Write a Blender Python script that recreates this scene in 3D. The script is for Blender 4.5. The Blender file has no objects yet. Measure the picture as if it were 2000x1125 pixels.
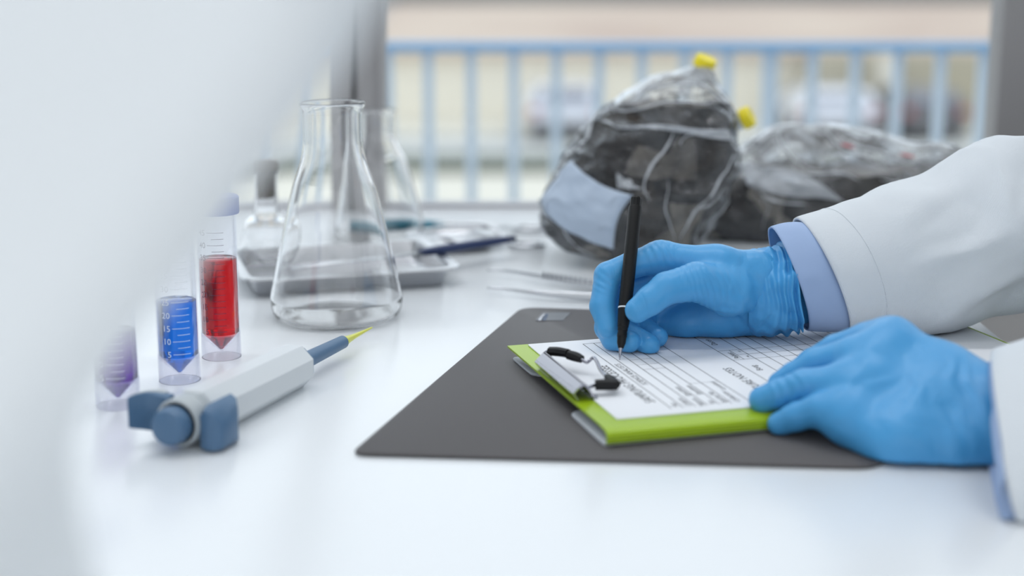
import bpy, bmesh, math, random
import numpy as np
from mathutils import Vector, Matrix, noise as mn

# ------------------------------------------------------------------ camera, light, exposure
S = bpy.context.scene
S.view_settings.view_transform = 'Standard'
S.view_settings.look = 'None'
S.view_settings.gamma = 1.0
S.view_settings.use_curve_mapping = False
S.view_settings.exposure = 0.0
S.cycles.max_bounces = 14
S.cycles.transmission_bounces = 12
S.cycles.transparent_max_bounces = 24
S.cycles.glossy_bounces = 6
S.cycles.diffuse_bounces = 4
S.cycles.use_denoising = True

PITCH = math.radians(12.4)
FPX = 3050.0
CAMZ = 0.302
cd = bpy.data.cameras.new('camera')
cam = bpy.data.objects.new('camera', cd)
S.collection.objects.link(cam)
cam.location = (0, 0, CAMZ)
cam.rotation_euler = (math.pi / 2 - PITCH, 0, 0)
cd.sensor_width = 36.0
cd.lens = FPX / 2000 * 36
cd.clip_start = 0.02
cd.clip_end = 300
cd.dof.use_dof = True
cd.dof.focus_distance = 1.15
cd.dof.aperture_fstop = 2.85
S.camera = cam

# overcast daylight: brighter overhead and on the window side
W = bpy.data.worlds.new('overcast_sky')
S.world = W
W.use_nodes = True
nt = W.node_tree
nt.nodes.clear()
out = nt.nodes.new('ShaderNodeOutputWorld')
bg = nt.nodes.new('ShaderNodeBackground')
tc = nt.nodes.new('ShaderNodeTexCoord')
sep = nt.nodes.new('ShaderNodeSeparateXYZ')
nt.links.new(tc.outputs['Generated'], sep.inputs[0])
mz = nt.nodes.new('ShaderNodeMapRange')
mz.inputs['From Min'].default_value = -0.05
mz.inputs['From Max'].default_value = 0.9
mz.inputs['To Min'].default_value = 1.22
mz.inputs['To Max'].default_value = 1.45
nt.links.new(sep.outputs['Z'], mz.inputs['Value'])
my = nt.nodes.new('ShaderNodeMapRange')
my.inputs['From Min'].default_value = -1
my.inputs['From Max'].default_value = 1
my.inputs['To Min'].default_value = 0.92
my.inputs['To Max'].default_value = 1.12
nt.links.new(sep.outputs['Y'], my.inputs['Value'])
mu = nt.nodes.new('ShaderNodeMath')
mu.operation = 'MULTIPLY'
nt.links.new(mz.outputs[0], mu.inputs[0])
nt.links.new(my.outputs[0], mu.inputs[1])
nt.links.new(mu.outputs[0], bg.inputs['Strength'])
bg.inputs['Color'].default_value = (0.89, 0.95, 1.0, 1)
nt.links.new(bg.outputs[0], out.inputs[0])


LAMP = 2.6


def area(name, loc, size, power, col=(1, 1, 1), target=(0, 1.1, 0)):
    l = bpy.data.lights.new(name, 'AREA')
    l.shape = 'RECTANGLE'
    l.size, l.size_y = size
    l.energy = power
    l.color = col
    o = bpy.data.objects.new(name, l)
    S.collection.objects.link(o)
    o.location = loc
    o.rotation_euler = (Vector(target) - Vector(loc)).to_track_quat('-Z', 'Y').to_euler()
    return o


for lx, ly, k in ((-0.9, -0.7, 0.9), (0.5, -0.7, 0.9), (-0.9, 0.55, 0.9), (0.5, 0.55, 0.9), (-0.75, 1.4, 2.7), (0.45, 1.4, 2.5)):
    area('unseen_ceiling_light', (lx, ly, 1.95), (1.2, 0.09), LAMP * k, (0.97, 0.985, 1.0), (lx, ly, 0))  # unseen lamps added for overhead light and glints; nearest pair lights front faces


# ------------------------------------------------------------------ helpers
def ray(u, v):
    x = (u - 1000) / FPX
    c = (v - 562.5) / FPX
    return Vector((x, math.cos(PITCH) - c * math.sin(PITCH), -math.sin(PITCH) - c * math.cos(PITCH)))


def gz(u, v, z=0.0):
    d = ray(u, v)
    return Vector((0, 0, CAMZ)) + d * ((z - CAMZ) / d.z)


def gy(u, v, Y):
    d = ray(u, v)
    return Vector((0, 0, CAMZ)) + d * (Y / d.y)


def link(o):
    S.collection.objects.link(o)
    return o


def mesh_obj(name, verts, faces, m=None, parent=None, smooth=True):
    me = bpy.data.meshes.new(name)
    me.from_pydata([tuple(v) for v in verts], [], [tuple(f) for f in faces])
    me.update()
    if smooth:
        me.polygons.foreach_set('use_smooth', [True] * len(me.polygons))
    o = link(bpy.data.objects.new(name, me))
    if m:
        me.materials.append(m)
    if parent:
        o.parent = parent
    return o


def bm_obj(name, bm, m=None, parent=None, smooth=False):
    bmesh.ops.recalc_face_normals(bm, faces=bm.faces[:])
    me = bpy.data.meshes.new(name)
    bm.to_mesh(me)
    bm.free()
    if smooth:
        me.polygons.foreach_set('use_smooth', [True] * len(me.polygons))
    o = link(bpy.data.objects.new(name, me))
    if m:
        me.materials.append(m)
    if parent:
        o.parent = parent
    return o


def tag(o, label=None, cat=None, group=None, kind=None):
    if label:
        o['label'] = label
    if cat:
        o['category'] = cat
    if group:
        o['group'] = group
    if kind:
        o['kind'] = kind
    return o


def empty(name, loc=(0, 0, 0), rz=0.0):
    o = link(bpy.data.objects.new(name, None))
    o.location = loc
    o.rotation_euler = (0, 0, rz)
    o.empty_display_size = 0.02
    return o


def recalc(o):
    bm = bmesh.new()
    bm.from_mesh(o.data)
    bmesh.ops.recalc_face_normals(bm, faces=bm.faces[:])
    bm.to_mesh(o.data)
    bm.free()
    return o


def autosmooth(o, deg=35):
    me = o.data
    me.polygons.foreach_set('use_smooth', [True] * len(me.polygons))
    me.set_sharp_from_angle(angle=math.radians(deg))
    return o


def box_bm(x0, x1, y0, y1, z0, z1, bevel=0.0, seg=2):
    bm = bmesh.new()
    bmesh.ops.create_cube(bm, size=1)
    bmesh.ops.scale(bm, vec=(x1 - x0, y1 - y0, z1 - z0), verts=bm.verts)
    bmesh.ops.translate(bm, vec=((x0 + x1) / 2, (y0 + y1) / 2, (z0 + z1) / 2), verts=bm.verts)
    if bevel:
        bmesh.ops.bevel(bm, geom=bm.edges[:], offset=bevel, segments=seg, profile=0.5, affect='EDGES')
    return bm


def box(name, x0, x1, y0, y1, z0, z1, m, parent=None, bevel=0.0, seg=2):
    return autosmooth(bm_obj(name, box_bm(x0, x1, y0, y1, z0, z1, bevel, seg), m, parent))


def rings(rs, caps=(True, True), closed=True):
    """verts, faces of a loft through equal-length rings"""
    n = len(rs[0])
    V = [p for r in rs for p in r]
    F = []
    for i in range(len(rs) - 1):
        for j in range(n if closed else n - 1):
            k = (j + 1) % n
            F.append((i * n + j, i * n + k, (i + 1) * n + k, (i + 1) * n + j))
    if caps[0]:
        F.append(tuple(range(n - 1, -1, -1)))
    if caps[1]:
        b = (len(rs) - 1) * n
        F.append(tuple(range(b, b + n)))
    return V, F


def loft(name, rs, m, parent=None, caps=(True, True), sharp=None):
    V, F = rings(rs, caps)
    o = recalc(mesh_obj(name, V, F, m, parent))
    if sharp:
        autosmooth(o, sharp)
    return o


def lathe_rings(prof, n=48, c=(0, 0, 0)):
    return [[Vector((c[0] + r * math.cos(2 * math.pi * k / n), c[1] + r * math.sin(2 * math.pi * k / n), c[2] + z))
             for k in range(n)] for r, z in prof]


def lathe(name, prof, m, parent=None, n=48, c=(0, 0, 0), caps=(True, True), sharp=None, loop=False):
    rs = lathe_rings(prof, n, c)
    if loop:
        rs.append(rs[0])
        o = loft(name, rs, m, parent, (False, False), sharp)
        bm = bmesh.new()
        bm.from_mesh(o.data)
        bmesh.ops.remove_doubles(bm, verts=bm.verts, dist=1e-6)
        bmesh.ops.recalc_face_normals(bm, faces=bm.faces[:])
        bm.to_mesh(o.data)
        bm.free()
        return o
    return loft(name, rs, m, parent, caps, sharp)


def catmull(pts, n):
    """n samples of a Catmull-Rom spline through pts (tuples of floats)"""
    P = np.array([[float(x) for x in p] for p in pts])
    P = np.vstack([2 * P[0] - P[1], P, 2 * P[-1] - P[-2]])
    m = len(P) - 3
    res = []
    for i in range(n):
        t = i / (n - 1) * m
        k = min(int(t), m - 1)
        s = t - k
        a, b, c, d = P[k:k + 4]
        res.append(0.5 * (2 * b + (c - a) * s + (2 * a - 5 * b + 4 * c - d) * s * s + (3 * b - a - 3 * c + d) * s ** 3))
    return res


def sweep(name, pts, rad, m, parent=None, n=10, samples=None, sharp=None, flat=None):
    """tube along pts; rad a number or one per point; flat=(up vector, ratio) squashes it"""
    pts = [Vector(p) for p in pts]
    rr = rad if isinstance(rad, (list, tuple)) else [rad] * len(pts)
    if samples:
        q = catmull([tuple(p) + (r,) for p, r in zip(pts, rr)], samples)
        pts = [Vector(a[:3]) for a in q]
        rr = [max(1e-5, float(a[3])) for a in q]
    rs = []
    ref = None
    for i, p in enumerate(pts):
        d = (pts[min(i + 1, len(pts) - 1)] - pts[max(i - 1, 0)]).normalized()
        if ref is None:
            ref = d.orthogonal().normalized() if flat is None else Vector(flat[0])
        a = (ref - d * ref.dot(d)).normalized()
        if flat is None:
            ref = a
        b = d.cross(a)
        k = flat[1] if flat else 1.0
        rs.append([p + a * (rr[i] * k * math.cos(2 * math.pi * j / n)) + b * (rr[i] * math.sin(2 * math.pi * j / n))
                   for j in range(n)])
    return loft(name, rs, m, parent, sharp=sharp)


def smooth_path(pts, n):
    """n samples through unevenly spaced rows, without overshoot (monotone cubic over chord length)"""
    P = np.array([[float(x) for x in p] for p in pts])
    d_ = np.linalg.norm(np.diff(P, axis=0), axis=1)
    x = np.concatenate([[0], np.cumsum(d_)])
    sl_ = np.diff(P, axis=0) / d_[:, None]
    m_ = np.zeros_like(P)
    m_[0], m_[-1] = sl_[0], sl_[-1]
    for i in range(1, len(P) - 1):
        a_, b_ = sl_[i - 1], sl_[i]
        w1, w2 = 2 * d_[i] + d_[i - 1], d_[i] + 2 * d_[i - 1]
        with np.errstate(divide='ignore', invalid='ignore'):
            h_ = (w1 + w2) / (w1 / a_ + w2 / b_)
        m_[i] = np.where(a_ * b_ > 0, np.nan_to_num(h_), 0)
    res = []
    for q in np.linspace(0, x[-1], n):
        k = min(max(int(np.searchsorted(x, q, 'right')) - 1, 0), len(P) - 2)
        h_ = d_[k]
        t = (q - x[k]) / h_
        res.append((2 * t ** 3 - 3 * t ** 2 + 1) * P[k] + (t ** 3 - 2 * t ** 2 + t) * h_ * m_[k] + (-2 * t ** 3 + 3 * t ** 2) * P[k + 1] + (t ** 3 - t ** 2) * h_ * m_[k + 1])
    return res


def rot_z(p, a):
    c, s = math.cos(a), math.sin(a)
    return Vector((p[0] * c - p[1] * s, p[0] * s + p[1] * c, p[2] if len(p) > 2 else 0))


def rounded_poly(pts, r, seg=6):
    """2D polygon with rounded corners; r a number or per corner"""
    P = [Vector((p[0], p[1])) for p in pts]
    n = len(P)
    rr = r if isinstance(r, (list, tuple)) else [r] * n
    o = []
    for i in range(n):
        a, b, c = P[i - 1], P[i], P[(i + 1) % n]
        if rr[i] <= 1e-6:
            o.append(b.copy())
            continue
        d1 = (a - b).normalized()
        d2 = (c - b).normalized()
        p, q = b + d1 * rr[i], b + d2 * rr[i]
        for k in range(seg + 1):
            t = k / seg
            o.append(p * (1 - t) ** 2 + b * 2 * t * (1 - t) + q * t * t)
    return o


def slab(name, poly, z0, z1, m, parent=None, edge=0.0008):
    """flat sheet or board with a softened edge"""
    c = sum(poly, Vector((0, 0))) / len(poly)

    def inset(d):
        n = len(poly)
        res = []
        for i in range(n):
            t = (poly[(i + 1) % n] - poly[i - 1]).normalized()
            nn = Vector((-t.y, t.x))
            if nn.dot(c - poly[i]) < 0:
                nn = -nn
            res.append(poly[i] + nn * d)
        return res
    pi = inset(edge)
    rs = [[Vector((p.x, p.y, z0)) for p in pi], [Vector((p.x, p.y, z0 + edge)) for p in poly],
          [Vector((p.x, p.y, z1 - edge)) for p in poly], [Vector((p.x, p.y, z1)) for p in pi]]
    return loft(name, rs, m, parent, sharp=50)


# ------------------------------------------------------------------ materials
def rgb(r, g, b):
    f = lambda c: (c / 255 / 12.92) if c <= 10 else ((c / 255 + 0.055) / 1.055) ** 2.4
    return (f(r), f(g), f(b), 1)


def mat(name, col, rough=0.5, metal=0.0, spec=0.5, bump=None, coat=0.0, sheen=0.0, sss=0.0):
    """principled; bump=(scale, strength, distance)"""
    m = bpy.data.materials.new(name)
    m.use_nodes = True
    N = m.node_tree
    b = N.nodes['Principled BSDF']
    b.inputs['Base Color'].default_value = col
    b.inputs['Roughness'].default_value = rough
    b.inputs['Metallic'].default_value = metal
    b.inputs['Specular IOR Level'].default_value = spec
    b.inputs['Coat Weight'].default_value = coat
    b.inputs['Sheen Weight'].default_value = sheen
    if bump:
        t = N.nodes.new('ShaderNodeTexCoord')
        n = N.nodes.new('ShaderNodeTexNoise')
        n.inputs['Scale'].default_value = bump[0]
        n.inputs['Detail'].default_value = 4
        N.links.new(t.outputs['Object'], n.inputs['Vector'])
        u = N.nodes.new('ShaderNodeBump')
        u.inputs['Strength'].default_value = bump[1]
        u.inputs['Distance'].default_value = bump[2]
        N.links.new(n.outputs['Fac'], u.inputs['Height'])
        N.links.new(u.outputs[0], b.inputs['Normal'])
    return m


def noise_color(m, scale, stops, detail=6, kind='noise', stretch=None):
    N = m.node_tree
    b = N.nodes['Principled BSDF']
    t = N.nodes.new('ShaderNodeTexCoord')
    if kind == 'voronoi':
        n = N.nodes.new('ShaderNodeTexVoronoi')
        o = n.outputs['Color']
    else:
        n = N.nodes.new('ShaderNodeTexNoise')
        n.inputs['Detail'].default_value = detail
        o = n.outputs['Fac']
    n.inputs['Scale'].default_value = scale
    src = t.outputs['Object']
    if stretch:
        mp = N.nodes.new('ShaderNodeMapping')
        mp.inputs['Scale'].default_value = stretch
        N.links.new(src, mp.inputs[0])
        src = mp.outputs[0]
    N.links.new(src, n.inputs['Vector'])
    r = N.nodes.new('ShaderNodeValToRGB')
    while len(r.color_ramp.elements) < len(stops):
        r.color_ramp.elements.new(0.5)
    for e, (p, c) in zip(r.color_ramp.elements, stops):
        e.position = p
        e.color = c
    N.links.new(o, r.inputs['Fac'])
    N.links.new(r.outputs[0], b.inputs['Base Color'])
    return m


def film(name, clear=0.85, tint=(1, 1, 1, 1), rough=0.12, white=(0.8, 0.83, 0.88, 1), bump=None, gloss=1.0, patch=None):
    """thin clear plastic: mostly see-through, a little milky, glossy towards the edges"""
    m = bpy.data.materials.new(name)
    m.use_nodes = True
    N = m.node_tree
    N.nodes.clear()
    o = N.nodes.new('ShaderNodeOutputMaterial')
    tr = N.nodes.new('ShaderNodeBsdfTransparent')
    tr.inputs['Color'].default_value = tint
    df = N.nodes.new('ShaderNodeBsdfDiffuse')
    df.inputs['Color'].default_value = white
    tl = N.nodes.new('ShaderNodeBsdfTranslucent')
    tl.inputs['Color'].default_value = white
    mdt = N.nodes.new('ShaderNodeMixShader')
    mdt.inputs[0].default_value = 0.5
    N.links.new(df.outputs[0], mdt.inputs[1])
    N.links.new(tl.outputs[0], mdt.inputs[2])
    gl = N.nodes.new('ShaderNodeBsdfGlossy')
    gl.inputs['Roughness'].default_value = rough
    gl.inputs['Color'].default_value = (0.95, 0.97, 1, 1)
    m1 = N.nodes.new('ShaderNodeMixShader')
    N.links.new(mdt.outputs[0], m1.inputs[1])
    N.links.new(tr.outputs[0], m1.inputs[2])
    m1.inputs[0].default_value = clear
    t = N.nodes.new('ShaderNodeTexCoord')
    if patch:
        n = N.nodes.new('ShaderNodeTexNoise')
        n.inputs['Scale'].default_value = patch[0]
        n.inputs['Detail'].default_value = 5
        n.inputs['Distortion'].default_value = 1.2
        N.links.new(t.outputs['Object'], n.inputs['Vector'])
        r = N.nodes.new('ShaderNodeMapRange')
        r.inputs['From Min'].default_value = 0.35
        r.inputs['From Max'].default_value = 0.7
        r.inputs['To Min'].default_value = clear
        r.inputs['To Max'].default_value = patch[1]
        N.links.new(n.outputs['Fac'], r.inputs['Value'])
        N.links.new(r.outputs[0], m1.inputs[0])
    fr = N.nodes.new('ShaderNodeLayerWeight')
    fr.inputs['Blend'].default_value = 0.22
    g = N.nodes.new('ShaderNodeMath')
    g.operation = 'MULTIPLY'
    g.inputs[1].default_value = gloss
    g.use_clamp = True
    N.links.new(fr.outputs[0], g.inputs[0])
    m2 = N.nodes.new('ShaderNodeMixShader')
    N.links.new(g.outputs[0], m2.inputs[0])
    N.links.new(m1.outputs[0], m2.inputs[1])
    N.links.new(gl.outputs[0], m2.inputs[2])
    N.links.new(m2.outputs[0], o.inputs[0])
    if bump:
        n = N.nodes.new('ShaderNodeTexNoise')
        n.inputs['Scale'].default_value = bump[0]
        n.inputs['Detail'].default_value = 3
        n.inputs['Distortion'].default_value = 0.8
        N.links.new(t.outputs['Object'], n.inputs['Vector'])
        b = N.nodes.new('ShaderNodeBump')
        b.inputs['Strength'].default_value = bump[1]
        b.inputs['Distance'].default_value = bump[2]
        N.links.new(n.outputs['Fac'], b.inputs['Height'])
        N.links.new(b.outputs[0], gl.inputs['Normal'])
        N.links.new(b.outputs[0], fr.inputs['Normal'])
    return m


def glass(name, col=(1, 1, 1, 1), ior=1.47, rough=0.0):
    m = bpy.data.materials.new(name)
    m.use_nodes = True
    b = m.node_tree.nodes['Principled BSDF']
    b.inputs['Base Color'].default_value = col
    b.inputs['Transmission Weight'].default_value = 1
    b.inputs['IOR'].default_value = ior
    b.inputs['Roughness'].default_value = rough
    return m


def cloth(name, col, scale, strength, diag=True, rough=0.9):
    m = mat(name, col, rough, spec=0.2, sheen=0.15)
    N = m.node_tree
    b = N.nodes['Principled BSDF']
    t = N.nodes.new('ShaderNodeTexCoord')
    w = N.nodes.new('ShaderNodeTexWave')
    w.bands_direction = 'DIAGONAL' if diag else 'Z'
    w.inputs['Scale'].default_value = scale
    w.inputs['Distortion'].default_value = 0.6
    w.inputs['Detail'].default_value = 2
    N.links.new(t.outputs['Object'], w.inputs['Vector'])
    n = N.nodes.new('ShaderNodeTexNoise')
    n.inputs['Scale'].default_value = 900
    N.links.new(t.outputs['Object'], n.inputs['Vector'])
    a = N.nodes.new('ShaderNodeMath')
    a.operation = 'ADD'
    N.links.new(w.outputs['Fac'], a.inputs[0])
    N.links.new(n.outputs['Fac'], a.inputs[1])
    u = N.nodes.new('ShaderNodeBump')
    u.inputs['Strength'].default_value = strength
    u.inputs['Distance'].default_value = 0.0004
    N.links.new(a.outputs[0], u.inputs['Height'])
    N.links.new(u.outputs[0], b.inputs['Normal'])
    return m


M = {}
M['table'] = mat('white_laminate', rgb(238, 241, 244), 0.22, spec=0.6, bump=(700, 0.04, 0.0003))
M['white_plastic'] = mat('white_plastic', rgb(248, 250, 251), 0.4)
M['legs'] = mat('grey_steel_leg', rgb(120, 122, 126), 0.4, 0.6)
M['frame'] = mat('window_frame_grey', rgb(186, 186, 190), 0.45)
M['wall'] = mat('grey_wall_paint', rgb(208, 205, 203), 0.8, bump=(120, 0.1, 0.001))
M['post'] = mat('grey_window_post', rgb(164, 161, 161), 0.45)
M['ceiling'] = mat('white_ceiling', rgb(228, 230, 232), 0.9)
M['floor'] = mat('grey_vinyl_floor', rgb(140, 138, 138), 0.6, bump=(60, 0.1, 0.001))
M['mat'] = mat('charcoal_mat', rgb(84, 81, 82), 0.46, spec=0.35, bump=(1500, 0.35, 0.0004))
M['green'] = mat('lime_green_vinyl', rgb(158, 188, 24), 0.32, spec=0.45, bump=(900, 0.12, 0.0002))
M['board_grey'] = mat('grey_board', rgb(196, 201, 207), 0.5)
M['board_dark'] = mat('dark_board_edge', rgb(60, 60, 62), 0.5)
M['paper'] = mat('white_paper', rgb(240, 242, 246), 0.75, spec=0.2)
M['ink'] = mat('black_ink', rgb(28, 28, 36), 0.8, spec=0.1)
M['chrome'] = mat('chrome', rgb(160, 160, 168), 0.08, 1.0)
M['steel'] = mat('brushed_steel', rgb(200, 201, 204), 0.26, 1.0, bump=(400, 0.1, 0.0003))
M['black'] = mat('black_plastic', rgb(13, 13, 14), 0.45, spec=0.3)
M['rubber'] = mat('black_rubber', rgb(16, 16, 18), 0.5, spec=0.3)
M['white_line'] = mat('white_print', rgb(240, 244, 248), 0.5)
M['faint_line'] = mat('dark_print', rgb(95, 70, 90), 0.5)
M['pip_white'] = mat('pale_grey_plastic', rgb(217, 221, 224), 0.38)
M['pip_blue'] = mat('slate_blue_plastic', rgb(80, 113, 146), 0.4)
M['pip_ring'] = mat('light_grey_ring', rgb(185, 191, 194), 0.4)
M['pip_dark'] = mat('dark_gap', rgb(58, 58, 60), 0.6)
M['cap_blue'] = mat('blue_screw_cap', rgb(28, 86, 188), 0.4)
M['yellow'] = mat('yellow_cap_plastic', rgb(242, 222, 28), 0.4)
M['spout'] = mat('milky_spout', rgb(215, 222, 228), 0.35)
M['navy'] = mat('navy_handle', rgb(28, 46, 88), 0.4)
M['teal'] = mat('teal_handle', rgb(50, 128, 150), 0.5)
M['cork'] = mat('brown_stopper', rgb(92, 80, 66), 0.7, bump=(300, 0.4, 0.001))
M['glove'] = mat('blue_nitrile', rgb(76, 160, 217), 0.36, spec=0.45)


def glove_creases(m):
    """thin stretched rubber: fine grain and long soft creases"""
    N = m.node_tree
    b = N.nodes['Principled BSDF']
    t = N.nodes.new('ShaderNodeTexCoord')
    n1 = N.nodes.new('ShaderNodeTexNoise')
    n1.inputs['Scale'].default_value = 26
    n1.inputs['Detail'].default_value = 3
    n1.inputs['Distortion'].default_value = 1.6
    mp = N.nodes.new('ShaderNodeMapping')
    mp.inputs['Scale'].default_value = (1.7, 1.0, 0.8)
    N.links.new(t.outputs['Object'], mp.inputs[0])
    N.links.new(mp.outputs[0], n1.inputs['Vector'])
    sb = N.nodes.new('ShaderNodeMath')
    sb.operation = 'SUBTRACT'
    sb.inputs[1].default_value = 0.5
    N.links.new(n1.outputs['Fac'], sb.inputs[0])
    ab = N.nodes.new('ShaderNodeMath')
    ab.operation = 'ABSOLUTE'
    N.links.new(sb.outputs[0], ab.inputs[0])
    pw = N.nodes.new('ShaderNodeMath')
    pw.operation = 'POWER'
    pw.inputs[1].default_value = 0.6
    N.links.new(ab.outputs[0], pw.inputs[0])
    n2 = N.nodes.new('ShaderNodeTexNoise')
    n2.inputs['Scale'].default_value = 420
    N.links.new(t.outputs['Object'], n2.inputs['Vector'])
    ad = N.nodes.new('ShaderNodeMath')
    ad.operation = 'MULTIPLY_ADD'
    ad.inputs[1].default_value = 0.06
    N.links.new(n2.outputs['Fac'], ad.inputs[0])
    N.links.new(pw.outputs[0], ad.inputs[2])
    u = N.nodes.new('ShaderNodeBump')
    u.inputs['Strength'].default_value = 0.16
    u.inputs['Distance'].default_value = 0.004
    N.links.new(ad.outputs[0], u.inputs['Height'])
    N.links.new(u.outputs[0], b.inputs['Normal'])


glove_creases(M['glove'])
M['coat'] = cloth('white_twill', rgb(230, 235, 240), 900, 0.5)
M['shirt'] = cloth('light_blue_cotton', rgb(164, 186, 222), 1400, 0.3, False)
M['glass'] = glass('clear_glass')
M['tube'] = film('clear_tube_plastic', 0.975, (0.99, 0.99, 1, 1), 0.1, (0.80, 0.82, 0.92, 1), gloss=0.3)
M['skirt'] = film('milky_tube_skirt', 0.92, (0.975, 0.972, 0.99, 1), 0.2, (0.80, 0.81, 0.93, 1), gloss=0.3)
M['red'] = glass('red_liquid', rgb(198, 6, 14), 1.33)
M['blue'] = glass('blue_liquid', rgb(0, 108, 208), 1.33)
M['purple'] = glass('purple_liquid', rgb(84, 30, 140), 1.33)
M['bag_top'] = film('whitened_bag_neck_film', 0.82, (0.98, 0.985, 0.99, 1), 0.10, (0.97, 0.98, 1.0, 1), (26, 0.9, 0.02), 2.2, (14, 0.5))  # upper film whitened: reflections of the crumple painted into its colour
M['painted_sheen'] = film('milky_painted_sheen', 0.35, (0.98, 0.985, 0.99, 1), 0.18, (0.84, 0.87, 0.91, 1), (40, 0.8, 0.01), 1.4, (30, 0.6))  # milky colour paints the window light reflected by the film
M['bag'] = film('crinkled_bag_film', 0.975, (0.97, 0.98, 0.99, 1), 0.10, (0.9, 0.93, 0.97, 1), (30, 0.9, 0.02), 1.3, (15, 0.80))
M['bag_label'] = mat('pale_bag_strip', rgb(176, 190, 208), 0.35, bump=(60, 0.2, 0.002))
M['pane'] = film('window_glass', 0.985, (0.97, 0.985, 0.99, 1), 0.02, gloss=0.4)
M['tip'] = mat('yellow_tip', rgb(222, 222, 80), 0.3)
M['red_print'] = mat('red_print', rgb(225, 90, 95), 0.5)
M['violet_ink'] = mat('violet_ink', rgb(120, 130, 190), 0.6)
M['skin'] = mat('skin', rgb(205, 160, 135), 0.6)
M['hair'] = mat('dark_hair', rgb(45, 36, 30), 0.6, bump=(200, 0.6, 0.004))
M['trousers'] = mat('dark_trousers', rgb(158, 155, 154), 0.9)

M['soil'] = mat('dark_substrate', rgb(50, 45, 42), 0.85, bump=(160, 0.9, 0.006))
noise_color(M['soil'], 32, [(0.25, rgb(24, 21, 20)), (0.45, rgb(52, 44, 38)), (0.62, rgb(36, 32, 30)), (0.8, rgb(146, 138, 128))], kind='voronoi')  # palest chip colour paints whitish reflections over the substrate

# outdoors
M['cream'] = mat('cream_render', rgb(244, 238, 224), 0.9)
M['beige'] = mat('beige_render', rgb(186, 178, 158), 0.9)
M['roof'] = mat('tan_roof', rgb(196, 176, 164), 0.9)
noise_color(M['roof'], 0.5, [(0.3, rgb(186, 164, 152)), (0.7, rgb(214, 198, 182))], stretch=(0.3, 1, 1))
M['roof_grey'] = mat('grey_roof', rgb(150, 148, 148), 0.9)
M['pavement'] = mat('pale_pavement', rgb(222, 218, 206), 0.9)
M['road'] = mat('asphalt', rgb(150, 153, 152), 0.9, bump=(4, 0.2, 0.02))
M['kerb'] = mat('pale_kerb', rgb(205, 206, 204), 0.9)
M['hedge'] = mat('dark_green_verge', rgb(112, 118, 108), 0.9, bump=(12, 0.8, 0.1))
M['rail'] = mat('pale_blue_rail_paint', rgb(140, 184, 224), 0.45)
M['bal'] = mat('pale_blue_baluster_paint', rgb(205, 220, 234), 0.45)
M['car_white'] = mat('white_car_paint', rgb(225, 228, 238), 0.25, coat=0.5)
M['car_glass'] = mat('dark_car_glass', rgb(120, 124, 140), 0.1)
M['tyre'] = mat('tyre_rubber', rgb(40, 40, 42), 0.8)
M['car_dark'] = mat('dark_car_paint', rgb(100, 100, 104), 0.3)
M['lamp_red'] = mat('tail_lamp_red', rgb(170, 60, 60), 0.3)

# ------------------------------------------------------------------ setting
ZF = -0.75
XT = 0.385                                   # right end of the bench
YB = 1.80                                    # window wall
tag(box('floor', -3, 3, -2.2, YB + 0.12, ZF - 0.1, ZF, M['floor']), kind='structure')
tag(box('ceiling', -3, 3, -2.2, YB + 0.14, 1.97, 2.05, M['ceiling']), kind='structure')
for nm, bb_ in (('wall_left', (-3.1, -3, -2.2, YB + 0.14, ZF, 1.97)), ('wall_right', (3, 3.1, -2.2, YB + 0.14, ZF, 1.97))):
    tag(box(nm, *bb_, M['ceiling']), kind='structure')
tag(box('trim_header', -3, 3, YB + 0.02, YB + 0.05, 1.5, 1.97, M['ceiling']), kind='structure')
tag(box('wall_back', -3, 3, YB + 0.02, YB + 0.05, ZF, -0.012, M['wall']), kind='structure')
tag(box('trim_sill', -3, 3, YB - 0.004, YB + 0.05, -0.012, 0.0, M['frame'], bevel=0.002), kind='structure')


def post(u0, u1, v=200):
    return gy(u0, v, YB + 0.04).x, gy(u1, v, YB + 0.04).x


xa0, xa1 = post(648, 757)
xb0, xb1 = post(1927, 2095)
ZT = 1.5
for nm, x0, x1 in (('window_1', -3.0, xa0), ('window_2', xa1, xb0), ('window_3', xb1, 3.0)):
    fr = tag(box(nm, x0, x1, YB + 0.015, YB + 0.045, 0.0, 0.004, M['frame'], bevel=0.001), kind='structure')
    box('window_frame', x0, x1, YB + 0.015, YB + 0.045, ZT - 0.05, ZT, M['frame'], fr, 0.003)
    box('window_pane', x0, x1, YB + 0.028, YB + 0.032, 0.004, ZT - 0.05, M['pane'], fr)
for nm, x0, x1 in (('trim_1', xa0, xa1), ('trim_2', xb0, xb1)):
    t = tag(box(nm, x0, x1, YB, YB + 0.05, 0.0, ZT, M['post'], bevel=0.004), kind='structure')
    w = x1 - x0
    box('frame_groove', x0 + w * 0.42, x0 + w * 0.50, YB - 0.002, YB, 0.0, ZT, M['pip_dark'], t)
    box('frame_lip', x1 - w * 0.10, x1 - w * 0.02, YB - 0.008, YB, 0.0, ZT, M['post'], t, 0.002)

# bench
bench = tag(empty('laboratory_bench', (0, 0, ZF)), 'long glossy white laboratory bench top carrying all the glassware and the mat', 'table')


def child(o, p):
    """parent keeping world place (p has no rotation)"""
    o.parent = p
    o.matrix_parent_inverse = Matrix.Translation(-Vector(p.location))
    return o


child(box('bench_top', -1.7, XT, -0.05, YB - 0.006, -0.03, 0.0, M['table'], bevel=0.003), bench)
for x, y in ((-1.6, 0.05), (XT - 0.09, 0.05), (-1.6, YB - 0.15), (XT - 0.09, YB - 0.15)):
    child(box('leg', x, x + 0.05, y, y + 0.05, ZF, -0.03, M['legs'], bevel=0.003), bench)

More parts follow.
